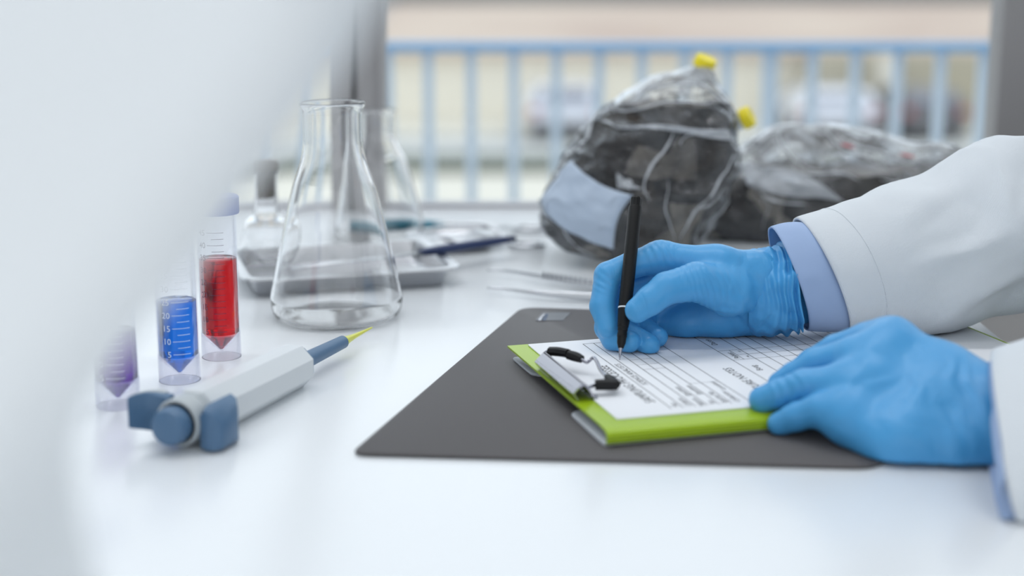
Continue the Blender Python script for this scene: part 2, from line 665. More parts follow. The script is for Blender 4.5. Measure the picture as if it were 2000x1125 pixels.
# ------------------------------------------------------------------ outdoors
GZ = -4.3                                    # street level, one storey down
tag(box('street_ground', -60, 60, 6, 120, GZ - 0.3, GZ, M['pavement']), kind='structure')
tag(box('road', -60, 60, 36.2, 38.0, GZ, GZ + 0.02, M['road']), kind='structure')
tag(box('kerb', -60, 60, 34.1, 36.1, GZ, GZ + 0.12, M['kerb'], bevel=0.02), kind='structure')
tag(box('verge', -60, 60, 31.9, 33.9, GZ, GZ + 0.15, M['hedge'], bevel=0.05), kind='structure')


def yz(v, z):
    return gz(1000, v, z).y


DW = 42.0
zt = gy(1000, 98, DW).z
bl = tag(empty('low_building', (0, DW, GZ)), 'long low cream building with a tan pitched roof across the street', 'building')
xc = gy(1575, 200, DW).x
bm = box_bm(-30, 30, DW, DW + 6, GZ, zt)
child(bm_obj('wall', bm, M['cream']), bl)
zr = gy(1000, 8, DW + 5).z
V = [(-30, DW - 0.4, zt), (30, DW - 0.4, zt), (30, DW + 5, zr), (-30, DW + 5, zr),
     (-30, DW - 0.4, zt - 0.12), (30, DW - 0.4, zt - 0.12), (30, DW + 5, zr - 0.12), (-30, DW + 5, zr - 0.12)]
child(mesh_obj('roof', V, [(0, 1, 2, 3), (4, 7, 6, 5), (0, 4, 5, 1), (3, 2, 6, 7), (0, 3, 7, 4), (1, 5, 6, 2)], M['roof'], smooth=False), bl)
bw = tag(empty('garden_wall_annex', (xc + 3, DW - 1.2, GZ)), 'beige annex wall behind the right half of the balcony rail', 'building')
zt2 = gy(1000, 108, DW - 1.2).z
xd = gy(1560, 200, DW - 1.2).x
V = [(xd - 0.5, DW - 1.2, GZ), (30, DW - 1.2, GZ), (30, DW - 1.2, zt2), (xd + 0.45, DW - 1.2, zt2),
     (xd - 0.5, DW - 0.5, GZ), (30, DW - 0.5, GZ), (30, DW - 0.5, zt2), (xd + 0.45, DW - 0.5, zt2)]
child(mesh_obj('wall', V, [(0, 1, 2, 3), (4, 7, 6, 5), (0, 4, 5, 1), (3, 2, 6, 7), (0, 3, 7, 4), (1, 5, 6, 2)], M['beige'], smooth=False), bw)
child(box('pilaster', xd + 2.0, xd + 2.5, DW - 1.3, DW - 1.2, GZ, zt2, M['cream']), bw)
hb = tag(empty('far_hall', (0, DW + 12, GZ)), 'large grey roofed hall rising beyond the low tan roof', 'building')
child(box('wall', -40, 40, DW + 12, DW + 20, GZ, zr + 0.4, M['roof_grey']), hb)
child(box('roof', -41, 41, DW + 11.5, DW + 21, zr + 0.4, zr + 3.0, M['roof_grey'], bevel=0.3), hb)


def car(name, uc, vb, Y, label, paint, wide=1.75, high=1.3, long=3.9, rz=0.0):
    base = gy(uc, vb, Y)
    r = tag(empty(name, (base.x, Y, GZ), rz), label, 'car')
    h = wide / 2
    prof = [(0.0, 0.35), (0.02, 0.75), (0.12, 0.92), (0.55, high), (2.2, high), (2.9, 0.95), (long - 0.1, 0.8), (long, 0.4), (long - 0.1, 0.25), (0.1, 0.25)]
    rs = []
    for k, (sx, sc) in enumerate(((-h * 0.9, 0.97), (-h, 1.0), (h, 1.0), (h * 0.9, 0.97))):
        ring = []
        for y, z in prof:
            inn = 0.82 if z > 1.0 else 1.0
            ring.append(Vector((sx * inn, y, 0.3 + (z - 0.3) * sc)))
        rs.append(ring)
    loft('body', rs, paint, r, sharp=35)
    V = [(-h * 0.72, 0.16, 0.98), (h * 0.72, 0.16, 0.98), (h * 0.66, 0.50, high - 0.06), (-h * 0.66, 0.50, high - 0.06)]
    V += [(x, y - 0.03, z) for x, y, z in V]
    mesh_obj('rear_window', V, [(0, 1, 2, 3), (7, 6, 5, 4), (0, 4, 5, 1), (3, 2, 6, 7), (0, 3, 7, 4), (1, 5, 6, 2)], M['car_glass'], r, False)
    box('bumper', -h * 0.95, h * 0.95, -0.1, 0.06, 0.3, 0.55, M['car_dark'], r, 0.03)
    for s in (-1, 1):
        box('tail_lamp', s * h * 0.86 - 0.1, s * h * 0.86 + 0.1, -0.03, 0.06, 0.68, 0.86, M['lamp_red'], r, 0.02)
        for y in (0.75, long - 0.8):
            w = lathe('wheel', [(0.1, -0.1), (0.3, -0.1), (0.31, -0.06), (0.31, 0.06), (0.3, 0.1), (0.1, 0.1)], M['tyre'], r, 20)
            w.rotation_euler = (0, math.pi / 2, 0)
            w.location = (s * (h - 0.12), y, 0.31)
    return r


car('parked_car', 1105, 280, 36.6, 'pale parked car seen through the rail left of the upright bag', M['car_white'])
car('parked_car', 1640, 280, 36.5, 'white parked car above the lying bag on the right', M['car_white'], 1.9, 1.2, 3.9)
car('parked_car', 1825, 280, 36.6, 'dark parked car at the far right behind the rail', M['car_dark'], 1.5, 1.2, 3.9)

# balcony and railing
YR = 3.0
tag(box('balcony_floor', -4, 4, YB + 0.05, YR + 0.15, ZF - 0.2, ZF - 0.05, M['kerb']), kind='structure')
rail = tag(empty('balcony_railing', (0, YR, ZF - 0.05)), 'pale blue metal balcony railing with upright bars outside the window', 'railing')
zr0 = gy(1000, 91, YR).z
child(box('top_rail', -2.2, 2.2, YR - 0.025, YR + 0.025, zr0 - 0.009, zr0 + 0.009, M['rail'], bevel=0.004), rail)
child(box('bottom_rail', -2.2, 2.2, YR - 0.015, YR + 0.015, ZF + 0.05, ZF + 0.08, M['rail'], bevel=0.003), rail)
x = gy(838, 250, YR).x
stp = 82 * YR / FPX * 1.01
k0 = int((x + 2.1) / stp)
b0 = None
for i in range(44):
    xx = x + (i - k0) * stp
    if xx > 2.15:
        break
    thick = 0.0098 if (i - k0) % 9 != 8 else 0.015
    child(box('baluster', xx - thick, xx + thick, YR - 0.008, YR + 0.008, ZF + 0.08, zr0 - 0.009, M['bal'], bevel=0.002), rail)
for xx in (-2.18, gy(1335, 250, YR).x + stp * 0.0 - 3.2, 2.18):
    child(box('post', xx - 0.02, xx + 0.02, YR - 0.02, YR + 0.02, ZF - 0.05, zr0 - 0.009, M['rail'], bevel=0.003), rail)

# ------------------------------------------------------------------ near white instrument (out of focus, left)
YI = 0.33
sil = [(800, -120), (770, -40), (745, 0), (692, 100), (618, 200), (545, 300), (470, 400), (398, 500), (312, 600),
       (238, 700), (168, 800), (150, 890), (160, 1000), (188, 1125)]
P = [gy(u, v, YI + 0.055) for u, v in sil]
P = [(p.x, p.z) for p in P]
base_x = P[-1][0] + 0.012
P += [(base_x, 0.10), (base_x + 0.012, 0.05), (base_x + 0.02, 0.012), (base_x + 0.02, 0.0)]
P += [(-0.36, 0.0), (-0.36, 0.30), (-0.32, 0.345), (-0.05, 0.345)]
inst = tag(empty('benchtop_instrument', (base_x - 0.1, YI, 0)), 'large blurred white instrument housing with a slanting edge close to the camera at left', 'instrument')
pol = [Vector(p) for p in P]
cc = Vector((-0.26, 0.2))


def iring(y, d):
    n = len(pol)
    r = []
    for i in range(n):
        t = (pol[(i + 1) % n] - pol[i - 1]).normalized()
        nn = Vector((-t.y, t.x))
        if nn.dot(cc - pol[i]) < 0:
            nn = -nn
        q = pol[i] + nn * d
        r.append(Vector((q.x, y, max(0.0, q.y))))
    return r


rs = []
R = 0.018
for k in range(7):
    a = math.pi / 2 * k / 6
    rs.append(iring(YI - 0.03 + R * (1 - math.sin(a)), R * (1 - math.cos(a))))
rs.reverse()
rs = rs[::-1]
rs = [iring(YI - 0.03 + R * (1 - math.sin(math.pi / 2 * k / 6)), R * (1 - math.cos(math.pi / 2 * k / 6))) for k in range(6, -1, -1)] + \
     [iring(YI + 0.07 - R * (1 - math.sin(math.pi / 2 * k / 6)), R * (1 - math.cos(math.pi / 2 * k / 6))) for k in range(7)]
child(loft('housing', rs, M['white_plastic']), inst)

# ------------------------------------------------------------------ glassware
def erlenmeyer(name, u, vfront, R, Hh, rn, label, wide=True):
    f = gz(u, vfront, 0)
    o = tag(empty(name, (f.x, f.y + R * 0.93, 0)), label, 'flask', 'conical flasks')
    w = 0.0019
    hz = Hh / 0.178
    outer = [(0.0005, 0.0022), (R * 0.55, 0.0016), (R * 0.80, 0.0004), (R * 0.90, 0.0012), (R * 0.965, 0.0055), (R, 0.0135 * hz), (R * 0.993, 0.021 * hz),
             (R * 0.92, 0.040 * hz), (R * 0.765, 0.078 * hz), (R * 0.64, 0.106 * hz), (rn + (R * 0.64 - rn) * 0.62, 0.118 * hz), (rn + (R * 0.64 - rn) * 0.22, 0.131 * hz),
             (rn + (R * 0.64 - rn) * 0.05, 0.141 * hz), (rn, 0.150 * hz), (rn, 0.168 * hz), (rn + 0.0005, 0.172 * hz), (rn + 0.0022, 0.1755 * hz), (rn + 0.0024, 0.1775 * hz), (rn + 0.0012, 0.1785 * hz)]
    inner = [(max(0.0004, r - w * (1.1 if i > 4 else 1.0)), max(z, 0) + (0.0022 if i < 6 else 0)) for i, (r, z) in enumerate(outer[:-2])]
    prof = outer + inner[::-1]
    q = catmull(prof, 150)
    prof = [(max(0.0004, float(a)), max(0.0, float(b))) for a, b in q]
    lathe('glass_body', prof, M['glass'], o, 96, loop=True)
    return o


erlenmeyer('erlenmeyer_flask', 645, 648, 0.0545, 0.178, 0.0243, 'large empty clear conical flask standing behind the pipette tip')
erlenmeyer('erlenmeyer_flask', 735, 478, 0.0470, 0.134, 0.0178, 'smaller empty conical flask, blurred, standing behind the large one')

# round flask with a brown stopper
g = gz(520, 512, 0.004)
rf = tag(empty('round_flask', (g.x, g.y + 0.01, 0.0035)), 'round clear glass flask with a brown stopper standing in the steel tray', 'flask')
q = catmull([(0.0004, 0.0004), (0.012, 0.0), (0.018, 0.006), (0.0235, 0.018), (0.0238, 0.028), (0.020, 0.040), (0.0135, 0.047), (0.0118, 0.054), (0.0115, 0.085), (0.0135, 0.087),
             (0.0125, 0.0885), (0.0100, 0.087), (0.0100, 0.054), (0.0115, 0.0455), (0.0185, 0.0385), (0.0222, 0.028), (0.0219, 0.019), (0.0168, 0.0075), (0.010, 0.0025), (0.0004, 0.0025)], 110)
lathe('glass_body', [(max(0.0003, float(a)), max(0.0, float(b))) for a, b in q], M['glass'], rf, 64, loop=True)
lathe('stopper', [(0.0085, 0.062), (0.0093, 0.075), (0.0097, 0.087), (0.0125, 0.0892), (0.0128, 0.096), (0.0110, 0.0985)], M['cork'], rf, 32, sharp=40)


# ------------------------------------------------------------------ tubes
def fill_between(a, b, t):
    return a + (b - a) * t


def text_mesh(s, size, align='CENTER', extrude=0.0):
    c = bpy.data.curves.new('writing', 'FONT')
    c.body = s
    c.size = size
    c.align_x = align
    c.resolution_u = 2
    o = link(bpy.data.objects.new('writing', c))
    dg = bpy.context.evaluated_depsgraph_get()
    me = o.evaluated_get(dg).to_mesh()
    V = [v.co.copy() for v in me.vertices]
    F = [tuple(p.vertices) for p in me.polygons]
    o.evaluated_get(dg).to_mesh_clear()
    bpy.data.objects.remove(o)
    bpy.data.curves.remove(c)
    return V, F


def tube(name, u, vfront, top, liq, label, liquid, marks, numbers=False, face=0.0, lean=(0, 0)):
    R = 0.0147
    f = gz(u, vfront, 0)
    o = tag(empty(name, (f.x, f.y + R, 0)), label, 'test tube', 'centrifuge tubes of coloured liquid')
    o.rotation_euler = (lean[0], lean[1], 0)
    zs = 0.0175                                  # where the cone starts
    zc = 0.0048                                  # cone tip
    w = 0.0008
    prof = [(0.0016, zc), (R - 0.0006, zs - 0.001), (R, zs + 0.0015), (R, top), (R - w, top), (R - w, zs + 0.0015), (0.0012, zc + w)]
    lathe('tube_wall', prof, M['tube'], o, 64, sharp=40, loop=True)
    lathe('skirt', [(R, 0.0), (R, zs + 0.001), (R - w, zs + 0.001), (R - w, 0.0)], M['skirt'], o, 64, sharp=40, loop=True)
    ri = R - w - 0.00015
    lq = lathe('liquid', [(0.0012, zc + w + 0.0003), (ri, zs + 0.0018), (ri, liq - 0.0004), (ri - 0.0006, liq)], liquid, o, 64, sharp=40)
    lathe('screw_cap', [(0.0168, top - 0.009), (0.0172, top - 0.008), (0.0172, top + 0.003), (0.0160, top + 0.0042)], M['cap_blue'], o, 48, sharp=40)
    # graduation: curved lines and numerals standing a hair off the wall
    V, F = [], []

    def put(pts, faces):
        b = len(V)
        for x, z in pts:
            a = face + x / R
            V.append(Vector((math.sin(a) * (R + 0.0001), -math.cos(a) * (R + 0.0001), z)))
        F.extend(tuple(b + i for i in f_) for f_ in faces)

    def bar(x0, x1, z, h=0.00035):
        n = 10
        pts = [(x0 + (x1 - x0) * i / n, z - h / 2) for i in range(n + 1)] + [(x0 + (x1 - x0) * i / n, z + h / 2) for i in range(n + 1)]
        put(pts, [(i, i + 1, n + 2 + i, n + 1 + i) for i in range(n)])
    for k in range(2, 19):
        z = 0.0222 + (k - 2) * 0.00465
        if z > top - 0.014:
            break
        if k % 2 == 0:
            bar(-0.0034, 0.0090, z)
            if numbers or k >= 2:
                tv, tf = text_mesh(str(k // 2 * 5), 0.0062, 'RIGHT')
                put([(-0.0046 + p.x, z - 0.0022 + p.y) for p in tv], tf)
        else:
            bar(0.0, 0.0090, z)
    mesh_obj('graduation_marks', V, F, marks, o, False)
    return o


tube('centrifuge_tube', 426, 706, 0.1180, 0.0755, 'tall tube of red liquid with a blue cap, farthest of the three tubes', M['red'], M['faint_line'], face=-0.1)
tube('centrifuge_tube', 343, 753, 0.1180, 0.0585, 'tube of bright blue liquid with white numerals, the middle tube', M['blue'], M['white_line'], True, face=0.2)
tube('centrifuge_tube', 221, 804, 0.1180, 0.0520, 'tube of dark purple liquid, nearest tube, half hidden by the white housing', M['purple'], M['white_line'], True, face=0.0)

# ------------------------------------------------------------------ pipette
a = Vector((-0.2005, 0.920, 0.0168))
b = Vector((-0.1085, 1.1740, 0.0125))
d = (b - a)
L = d.length
pip = tag(empty('pipette', a), 'pale grey micropipette with slate blue ends and yellow tip lying on the bench', 'pipette')
d.normalize()
sy = Vector((0, 0, 1)).cross(d).normalized()
pip.rotation_euler = Matrix((d, sy, d.cross(sy))).transposed().to_euler()


def oct_ring(x, hy, hz, ch=0.42, roll=0.0, zo=0.0):
    pts = [(hy, -hz * ch), (hy, hz * ch), (hy * ch, hz), (-hy * ch, hz), (-hy, hz * ch), (-hy, -hz * ch), (-hy * ch, -hz), (hy * ch, -hz)]
    return [Vector((x, y, z + zo)) for y, z in pts]


def rot_ring(x, r, n=24, zo=0.0, yo=0.0):
    return [Vector((x, yo + r * math.cos(2 * math.pi * k / n), zo + r * math.sin(2 * math.pi * k / n))) for k in range(n)]


x1 = 0.144
loft('body', [oct_ring(0.010, 0.0146, 0.0150), oct_ring(0.012, 0.0155, 0.0160), oct_ring(x1 - 0.006, 0.0150, 0.0150), oct_ring(x1 - 0.001, 0.0146, 0.0146), oct_ring(x1, 0.0138, 0.0138)], M['pip_white'], pip, sharp=25)
loft('front_collar', [oct_ring(x1, 0.0128, 0.0128), oct_ring(x1 + 0.004, 0.0122, 0.0122), oct_ring(x1 + 0.006, 0.0085, 0.0085)], M['pip_blue'], pip, sharp=25)
loft('shaft', [rot_ring(x1 + 0.004, 0.0062), rot_ring(x1 + 0.010, 0.0060), rot_ring(x1 + 0.068, 0.0050), rot_ring(x1 + 0.075, 0.0049), rot_ring(x1 + 0.0755, 0.0040)], M['pip_blue'], pip, sharp=30)
loft('tip', [rot_ring(x1 + 0.073, 0.0036), rot_ring(x1 + 0.079, 0.0038), rot_ring(x1 + 0.081, 0.0031), rot_ring(x1 + 0.096, 0.0019), rot_ring(L, 0.0006)], M['tip'], pip, sharp=40)
# rear end: cap, grey ring, button, hook and ejector
loft('rear_cap', [oct_ring(0.0045, 0.0120, 0.0120), oct_ring(0.006, 0.0138, 0.0140), oct_ring(0.0105, 0.0142, 0.0146)], M['pip_ring'], pip, sharp=25)
rr = []
for k in range(33):
    t = 2 * math.pi * k / 32
    rr.append(Vector((-0.002, 0.0148 * math.cos(t) + 0.001, 0.0148 * math.sin(t))))
ring_r = [[Vector((-0.002 + dx, 0.001 + r_ * math.cos(2 * math.pi * k / 40), r_ * math.sin(2 * math.pi * k / 40))) for k in range(40)]
          for dx, r_ in ((0.007, 0.0150), (-0.006, 0.0150), (-0.007, 0.0144), (-0.007, 0.0132), (-0.006, 0.0126), (0.007, 0.0126), (0.007, 0.0150))]
loft('grey_ring', ring_r, M['pip_ring'], pip, (False, False), 35)
loft('ring_recess', [rot_ring(-0.001, 0.0124), rot_ring(0.005, 0.0124)], M['pip_dark'], pip, sharp=30)
loft('plunger_rod', [rot_ring(-0.012, 0.0055, 20), rot_ring(0.0, 0.0055, 20)], M['pip_ring'], pip, sharp=30)
loft('plunger_button', [rot_ring(-0.0215, 0.0086, 18, 0, 0.001), rot_ring(-0.0205, 0.0104, 18, 0, 0.001), rot_ring(-0.0175, 0.0118, 18, 0, 0.001), rot_ring(-0.012, 0.0120, 18, 0, 0.001), rot_ring(-0.009, 0.0112, 18, 0, 0.001)], M['pip_blue'], pip, sharp=30)
hk = []
for y, xo, th, hz in ((0.012, 0.004, 0.0030, 0.0125), (0.0175, 0.0035, 0.0028, 0.0125), (0.0225, 0.001, 0.0026, 0.0120), (0.0265, -0.004, 0.0024, 0.0115), (0.0295, -0.010, 0.0022, 0.0105), (0.0310, -0.014, 0.0014, 0.0095)):
    zc_ = 0.001 + max(0, (y - 0.016)) * 0.30
    hk.append([Vector((xo - th, y, zc_ - hz)), Vector((xo - th, y, zc_ + hz * 0.9)), Vector((xo - th * 0.4, y, zc_ + hz)), Vector((xo + th, y, zc_ + hz)), Vector((xo + th, y, zc_ - hz))])
loft('finger_hook', hk, M['pip_blue'], pip, sharp=40)
hk2 = [[p + Vector((0.0032, 0, 0)) for p in r_] for r_ in hk[1:]]
loft('hook_edge', [[Vector((p.x, p.y, p.z * 1.03)) for p in r_] for r_ in hk2], M['pip_ring'], pip, sharp=40)
ej = []
for y, x0_, x1_, z0_, z1_ in ((-0.0135, -0.006, 0.022, -0.0148, 0.0080), (-0.0180, -0.0085, 0.024, -0.0150, 0.0125), (-0.0230, -0.0085, 0.022, -0.0152, 0.0105), (-0.0275, -0.006, 0.016, -0.0145, 0.0050), (-0.0290, -0.002, 0.012, -0.0125, 0.0010)):
    ej.append([Vector((x0_, y, z0_)), Vector((x0_, y, z1_ - 0.003)), Vector((x0_ + 0.004, y, z1_)), Vector((x1_, y, z1_)), Vector((x1_, y, z0_))])
loft('ejector_button', ej, M['pip_blue'], pip, sharp=40)

# ------------------------------------------------------------------ steel tray and instruments behind
def tray(name, FL, FR, depth, h, label, zbase=0.0, corner=0.02):
    ex = (FR - FL)
    ex.z = 0
    Lx = ex.length
    ex.normalize()
    ang = math.atan2(ex.y, ex.x)
    o = tag(empty(name, (FL.x, FL.y, zbase), ang), label, 'tray')

    def rr_(ins, z):
        p = rounded_poly([(ins, ins), (Lx - ins, ins), (Lx - ins, depth - ins), (ins, depth - ins)], max(0.004, corner - ins * 0.5), 5)
        return [Vector((q.x, q.y, z)) for q in p]
    rs_ = [rr_(0.016, 0.0), rr_(0.013, 0.001), rr_(0.009, h - 0.003), rr_(0.0075, h - 0.0012), rr_(0.0, h - 0.0012), rr_(-0.0006, h - 0.0002), rr_(0.0, h + 0.0008), rr_(0.0085, h + 0.0006),
           rr_(0.0102, h - 0.003), rr_(0.0145, 0.0025), rr_(0.018, 0.0016)]
    loft('tray_body', rs_, M['steel'], o, sharp=50)
    return o


tray('steel_tray', gz(474, 552, 0.016), gz(906, 527, 0.016), 0.155, 0.017, 'rectangular stainless steel tray with flat rim behind the large flask')
tray('steel_dish', gz(850, 487, 0.008), gz(1010, 472, 0.008), 0.105, 0.008, 'shallow bright steel dish on the bench behind the navy handle', corner=0.04)

q0, q1, q2 = gz(560, 524, 0.0215), gz(818, 494, 0.0215), gz(1003, 466, 0.019)
sp = tag(empty('spatula', q0), 'long steel instrument with navy blue handle lying across the tray rim', 'spatula')
child(sweep('steel_blade', [q0, q0.lerp(q1, 0.5), q1 + Vector((0.002, 0, 0))], [0.004, 0.0045, 0.0035], M['steel'], None, 12, flat=((0, 0, 1), 0.35)), sp)
child(sweep('handle', [q1, q1.lerp(q2, 0.15), q1.lerp(q2, 0.6), q2], [0.003, 0.0052, 0.0056, 0.0042], M['navy'], None, 14, 12, flat=((0, 0, 1), 0.8)), sp)
q0, q1, q2 = gz(690, 440, 0.006), gz(872, 437, 0.006), gz(1010, 443, 0.005)
tv = tag(empty('scalpel', q0), 'steel scalpel with flat teal handle lying near the window', 'scalpel')
child(sweep('handle', [q0, q0.lerp(q1, 0.3), q0.lerp(q1, 0.75), q1], [0.011, 0.013, 0.010, 0.004], M['teal'], None, 14, 14, flat=((0, 0, 1), 0.45)), tv)
child(sweep('steel_blade', [q1 - Vector((0.004, 0, 0)), q1.lerp(q2, 0.5), q2], [0.003, 0.0035, 0.0012], M['steel'], None, 10, flat=((0, 0, 1), 0.5)), tv)

# scissors by the bag
c0 = gz(1035, 452, 0.004)
sc_ = tag(empty('surgical_scissors', (c0.x, c0.y, 0)), 'steel scissors with ring handles lying left of the upright bag', 'scissors')


def torus_pts(c, rx, ry, n=24):
    return [Vector((c.x + rx * math.cos(2 * math.pi * k / n), c.y + ry * math.sin(2 * math.pi * k / n), c.z)) for k in range(n + 1)]


ca, cb = gz(1035, 446, 0.004), gz(1030, 478, 0.004)
for c_ in (ca, cb):
    child(sweep('finger_ring', torus_pts(c_, 0.017, 0.013), 0.0026, M['steel'], None, 10), sc_)
pv = gz(955, 463, 0.006)
tp = gz(905, 464, 0.013)
pv.z = 0.0155
child(sweep('blade', [ca + Vector((-0.016, -0.004, 0)), pv + Vector((0, 0.002, 0)), pv + Vector((-0.03, -0.004, 0.001)), pv + Vector((-0.06, -0.004, 0.001))], [0.0024, 0.003, 0.0035, 0.001], M['steel'], None, 10, 16, flat=((0, 0, 1), 0.5)), sc_)
child(sweep('blade', [cb + Vector((-0.016, 0.004, 0)), pv + Vector((0, -0.002, 0.003)), pv + Vector((-0.03, 0.004, 0.004)), pv + Vector((-0.06, 0.006, 0.004))], [0.0024, 0.003, 0.0035, 0.001], M['steel'], None, 10, 16, flat=((0, 0, 1), 0.5)), sc_)

# tweezers
tws = tag(empty('tweezers', gz(1100, 565, 0)), 'open steel tweezers with serrated grips lying behind the writing hand', 'tweezers')
end = gz(1345, 585, 0.004)
A = [gz(953, 528, 0.006), gz(990, 529, 0.007), gz(1060, 540, 0.007), gz(1150, 555, 0.006), gz(1260, 575, 0.005), end]
B = [gz(953, 562, 0.006), gz(990, 565, 0.006), gz(1060, 573, 0.006), gz(1150, 579, 0.005), gz(1260, 584, 0.005), end + Vector((0, -0.003, 0))]
for pts in (A, B):
    leg = child(sweep('arm', pts, [0.0008, 0.0011, 0.0021, 0.0030, 0.0034, 0.0030], M['steel'], None, 10, 40, flat=((0, 0, 1), 1.3)), tws)
gr = bmesh.new()
cq = catmull([tuple(p) for p in A], 100)
for k in range(40, 74, 2):
    p = Vector(cq[k])
    bmesh.ops.create_cube(gr, size=1, matrix=Matrix.Translation(p + Vector((0, 0, 0.0016))) @ Matrix.Diagonal((0.0018, 0.0062, 0.0052, 1)))
child(bm_obj('serrated_grip', gr, M['legs']), tws)

# ------------------------------------------------------------------ bags of substrate
def ridged(p, s):
    v = 0.0
    a_ = 1.0
    for k in range(3):
        v += a_ * (1 - abs(mn.noise(p * s)) * 2)
        s *= 2.1
        a_ *= 0.5
    return v / 1.75 - 0.45


class Bag:
    def __init__(self, sl, Yc, seed, amp):
        self.q = []
        rows = []
        for v, uL, uR, hd, dy in sl:
            l, r = gy(uL, v, Yc), gy(uR, v, Yc)
            rows.append((l.x, r.x, max(0.0015, l.z), hd, Yc + dy))
        self.rows = rows
        self.seed = seed
        self.amp = amp

    def at(self, th, t, scale=1.0, amp=1.0):
        n = len(self.rows) - 1
        f = max(0, min(n - 1e-6, t * n))
        k = int(f)
        s = f - k
        P_ = self.rows
        a_, b_ = P_[k], P_[k + 1]
        z0 = P_[max(k - 1, 0)]
        z3 = P_[min(k + 2, n)]
        c = [0.5 * (2 * y + (z - x) * s + (2 * x - 5 * y + 4 * z - w) * s * s + (3 * y - x - 3 * z + w) * s ** 3) for x, y, z, w in zip(z0, a_, b_, z3)]
        cx, hx = (c[0] + c[1]) / 2, (c[1] - c[0]) / 2 * scale
        ex = 0.72
        co, si = math.cos(th), math.sin(th)
        x_ = cx + hx * math.copysign(abs(co) ** ex, co)
        y_ = c[4] + c[3] * scale * math.copysign(abs(si) ** ex, si)
        p = Vector((x_, y_, c[2]))
        nrm = Vector((co / max(hx, 0.01), si / max(c[3], 0.01), 0)).normalized()
        w = ridged(p + Vector((self.seed, 0, 0)), 14) * 0.010 + max(-0.1, ridged(Vector((p.x, p.y * 0.6, p.z * 1.5)) + Vector((0, self.seed, 0)), 26)) * 0.0075 + ridged(p, 60) * 0.0012
        edge = min(1.0, min(hx, c[3]) / 0.05)
        p += nrm * (w * self.amp * amp * edge)
        p.z = max(0.0012, p.z + mn.noise(p * 22 + Vector((0, 0, self.seed))) * 0.006 * self.amp * amp * min(1, c[2] / 0.03))
        return p

    def build(self, name, m, parent, t1=1.0, scale=1.0, amp=1.0, nt_=130, nth=220, lump=0.0, neck=None):
        rs_ = []
        for i in range(nt_ + 1):
            t = t1 * i / nt_
            r_ = []
            for j in range(nth):
                p = self.at(2 * math.pi * j / nth, t, scale, amp)
                if lump:
                    c = mn.noise(p * 55 + Vector((self.seed, 1, 2))) + 0.6 * mn.noise(p * 120)
                    p = p + Vector((math.cos(2 * math.pi * j / nth), math.sin(2 * math.pi * j / nth), 0.6)) * (c * lump)
                    p.z = max(0.0022, p.z)
                r_.append(p)
            rs_.append(r_)
        o = loft(name, rs_, m, parent)
        if neck:
            o.data.materials.append(neck[1])
            for k, f_ in enumerate(o.data.polygons):
                if k // nth > neck[0] * nt_ + 3 * mn.noise(f_.center * 30):
                    f_.material_index = 1
        return o


slA = [(491, 1150, 1330, 0.050, 0), (480, 1112, 1352, 0.064, 0), (455, 1078, 1372, 0.072, 0), (400, 1060, 1398, 0.074, 0), (350, 1082, 1422, 0.072, 0.005), (300, 1112, 1440, 0.066, 0.01),
       (255, 1150, 1444, 0.056, 0.015), (215, 1186, 1430, 0.044, 0.02), (180, 1228, 1410, 0.030, 0.02), (160, 1268, 1400, 0.020, 0.02), (146, 1325, 1394, 0.012, 0.02), (139, 1348, 1390, 0.006, 0.02)]
bagA = tag(empty('substrate_bag', gz(1240, 505, 0)), 'upright crinkled clear bag of dark substrate with yellow caps and a pale strip', 'bag', 'clear plastic bags of dark substrate')
BA = Bag(slA, 1.52, 3.7, 1.0)
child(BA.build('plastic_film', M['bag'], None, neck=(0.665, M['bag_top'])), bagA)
child(BA.build('substrate', M['soil'], None, t1=0.655, scale=0.93, amp=0.8, lump=0.003), bagA)
slB = [(474, 1345, 1850, 0.070, 0), (462, 1325, 1880, 0.082, 0), (420, 1318, 1930, 0.086, 0), (375, 1345, 1960, 0.084, 0), (340, 1390, 1955, 0.076, 0), (312, 1425, 1915, 0.064, 0), (290, 1448, 1860, 0.050, 0),
       (270, 1475, 1745, 0.034, 0), (252, 1505, 1668, 0.020, 0), (240, 1535, 1620, 0.008, 0)]
bagB = tag(empty('substrate_bag', gz(1600, 480, 0)), 'crumpled clear bag of brown substrate lying behind the white coat sleeve', 'bag', 'clear plastic bags of dark substrate')
BB = Bag(slB, 1.665, 9.1, 1.25)
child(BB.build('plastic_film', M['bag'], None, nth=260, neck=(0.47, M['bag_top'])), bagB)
child(BB.build('substrate', M['soil'], None, t1=0.47, scale=0.945, amp=0.6, lump=0.004, nth=170), bagB)


def patch(name, bag, corners, m, parent, off=0.0025, n=22, amp=1.0, scale=1.0):
    """sheet lying on the bag: corners as (theta, t) in order"""
    V, F = [], []
    c = [Vector(x) for x in corners]
    for i in range(n + 1):
        for j in range(n + 1):
            u_, v_ = i / n, j / n
            q_ = (c[0] * (1 - u_) + c[1] * u_) * (1 - v_) + (c[3] * (1 - u_) + c[2] * u_) * v_
            p = bag.at(q_.x, q_.y, scale, amp)
            out_ = Vector((math.cos(q_.x), math.sin(q_.x), 0))
            V.append(p + out_ * off)
    w = n + 1
    for i in range(n):
        for j in range(n):
            F.append((i * w + j, (i + 1) * w + j, (i + 1) * w + j + 1, i * w + j + 1))
    o = mesh_obj(name, V, F, m)
    md = o.modifiers.new('thickness', 'SOLIDIFY')
    md.thickness = 0.0004
    return child(o, parent)


pi = math.pi


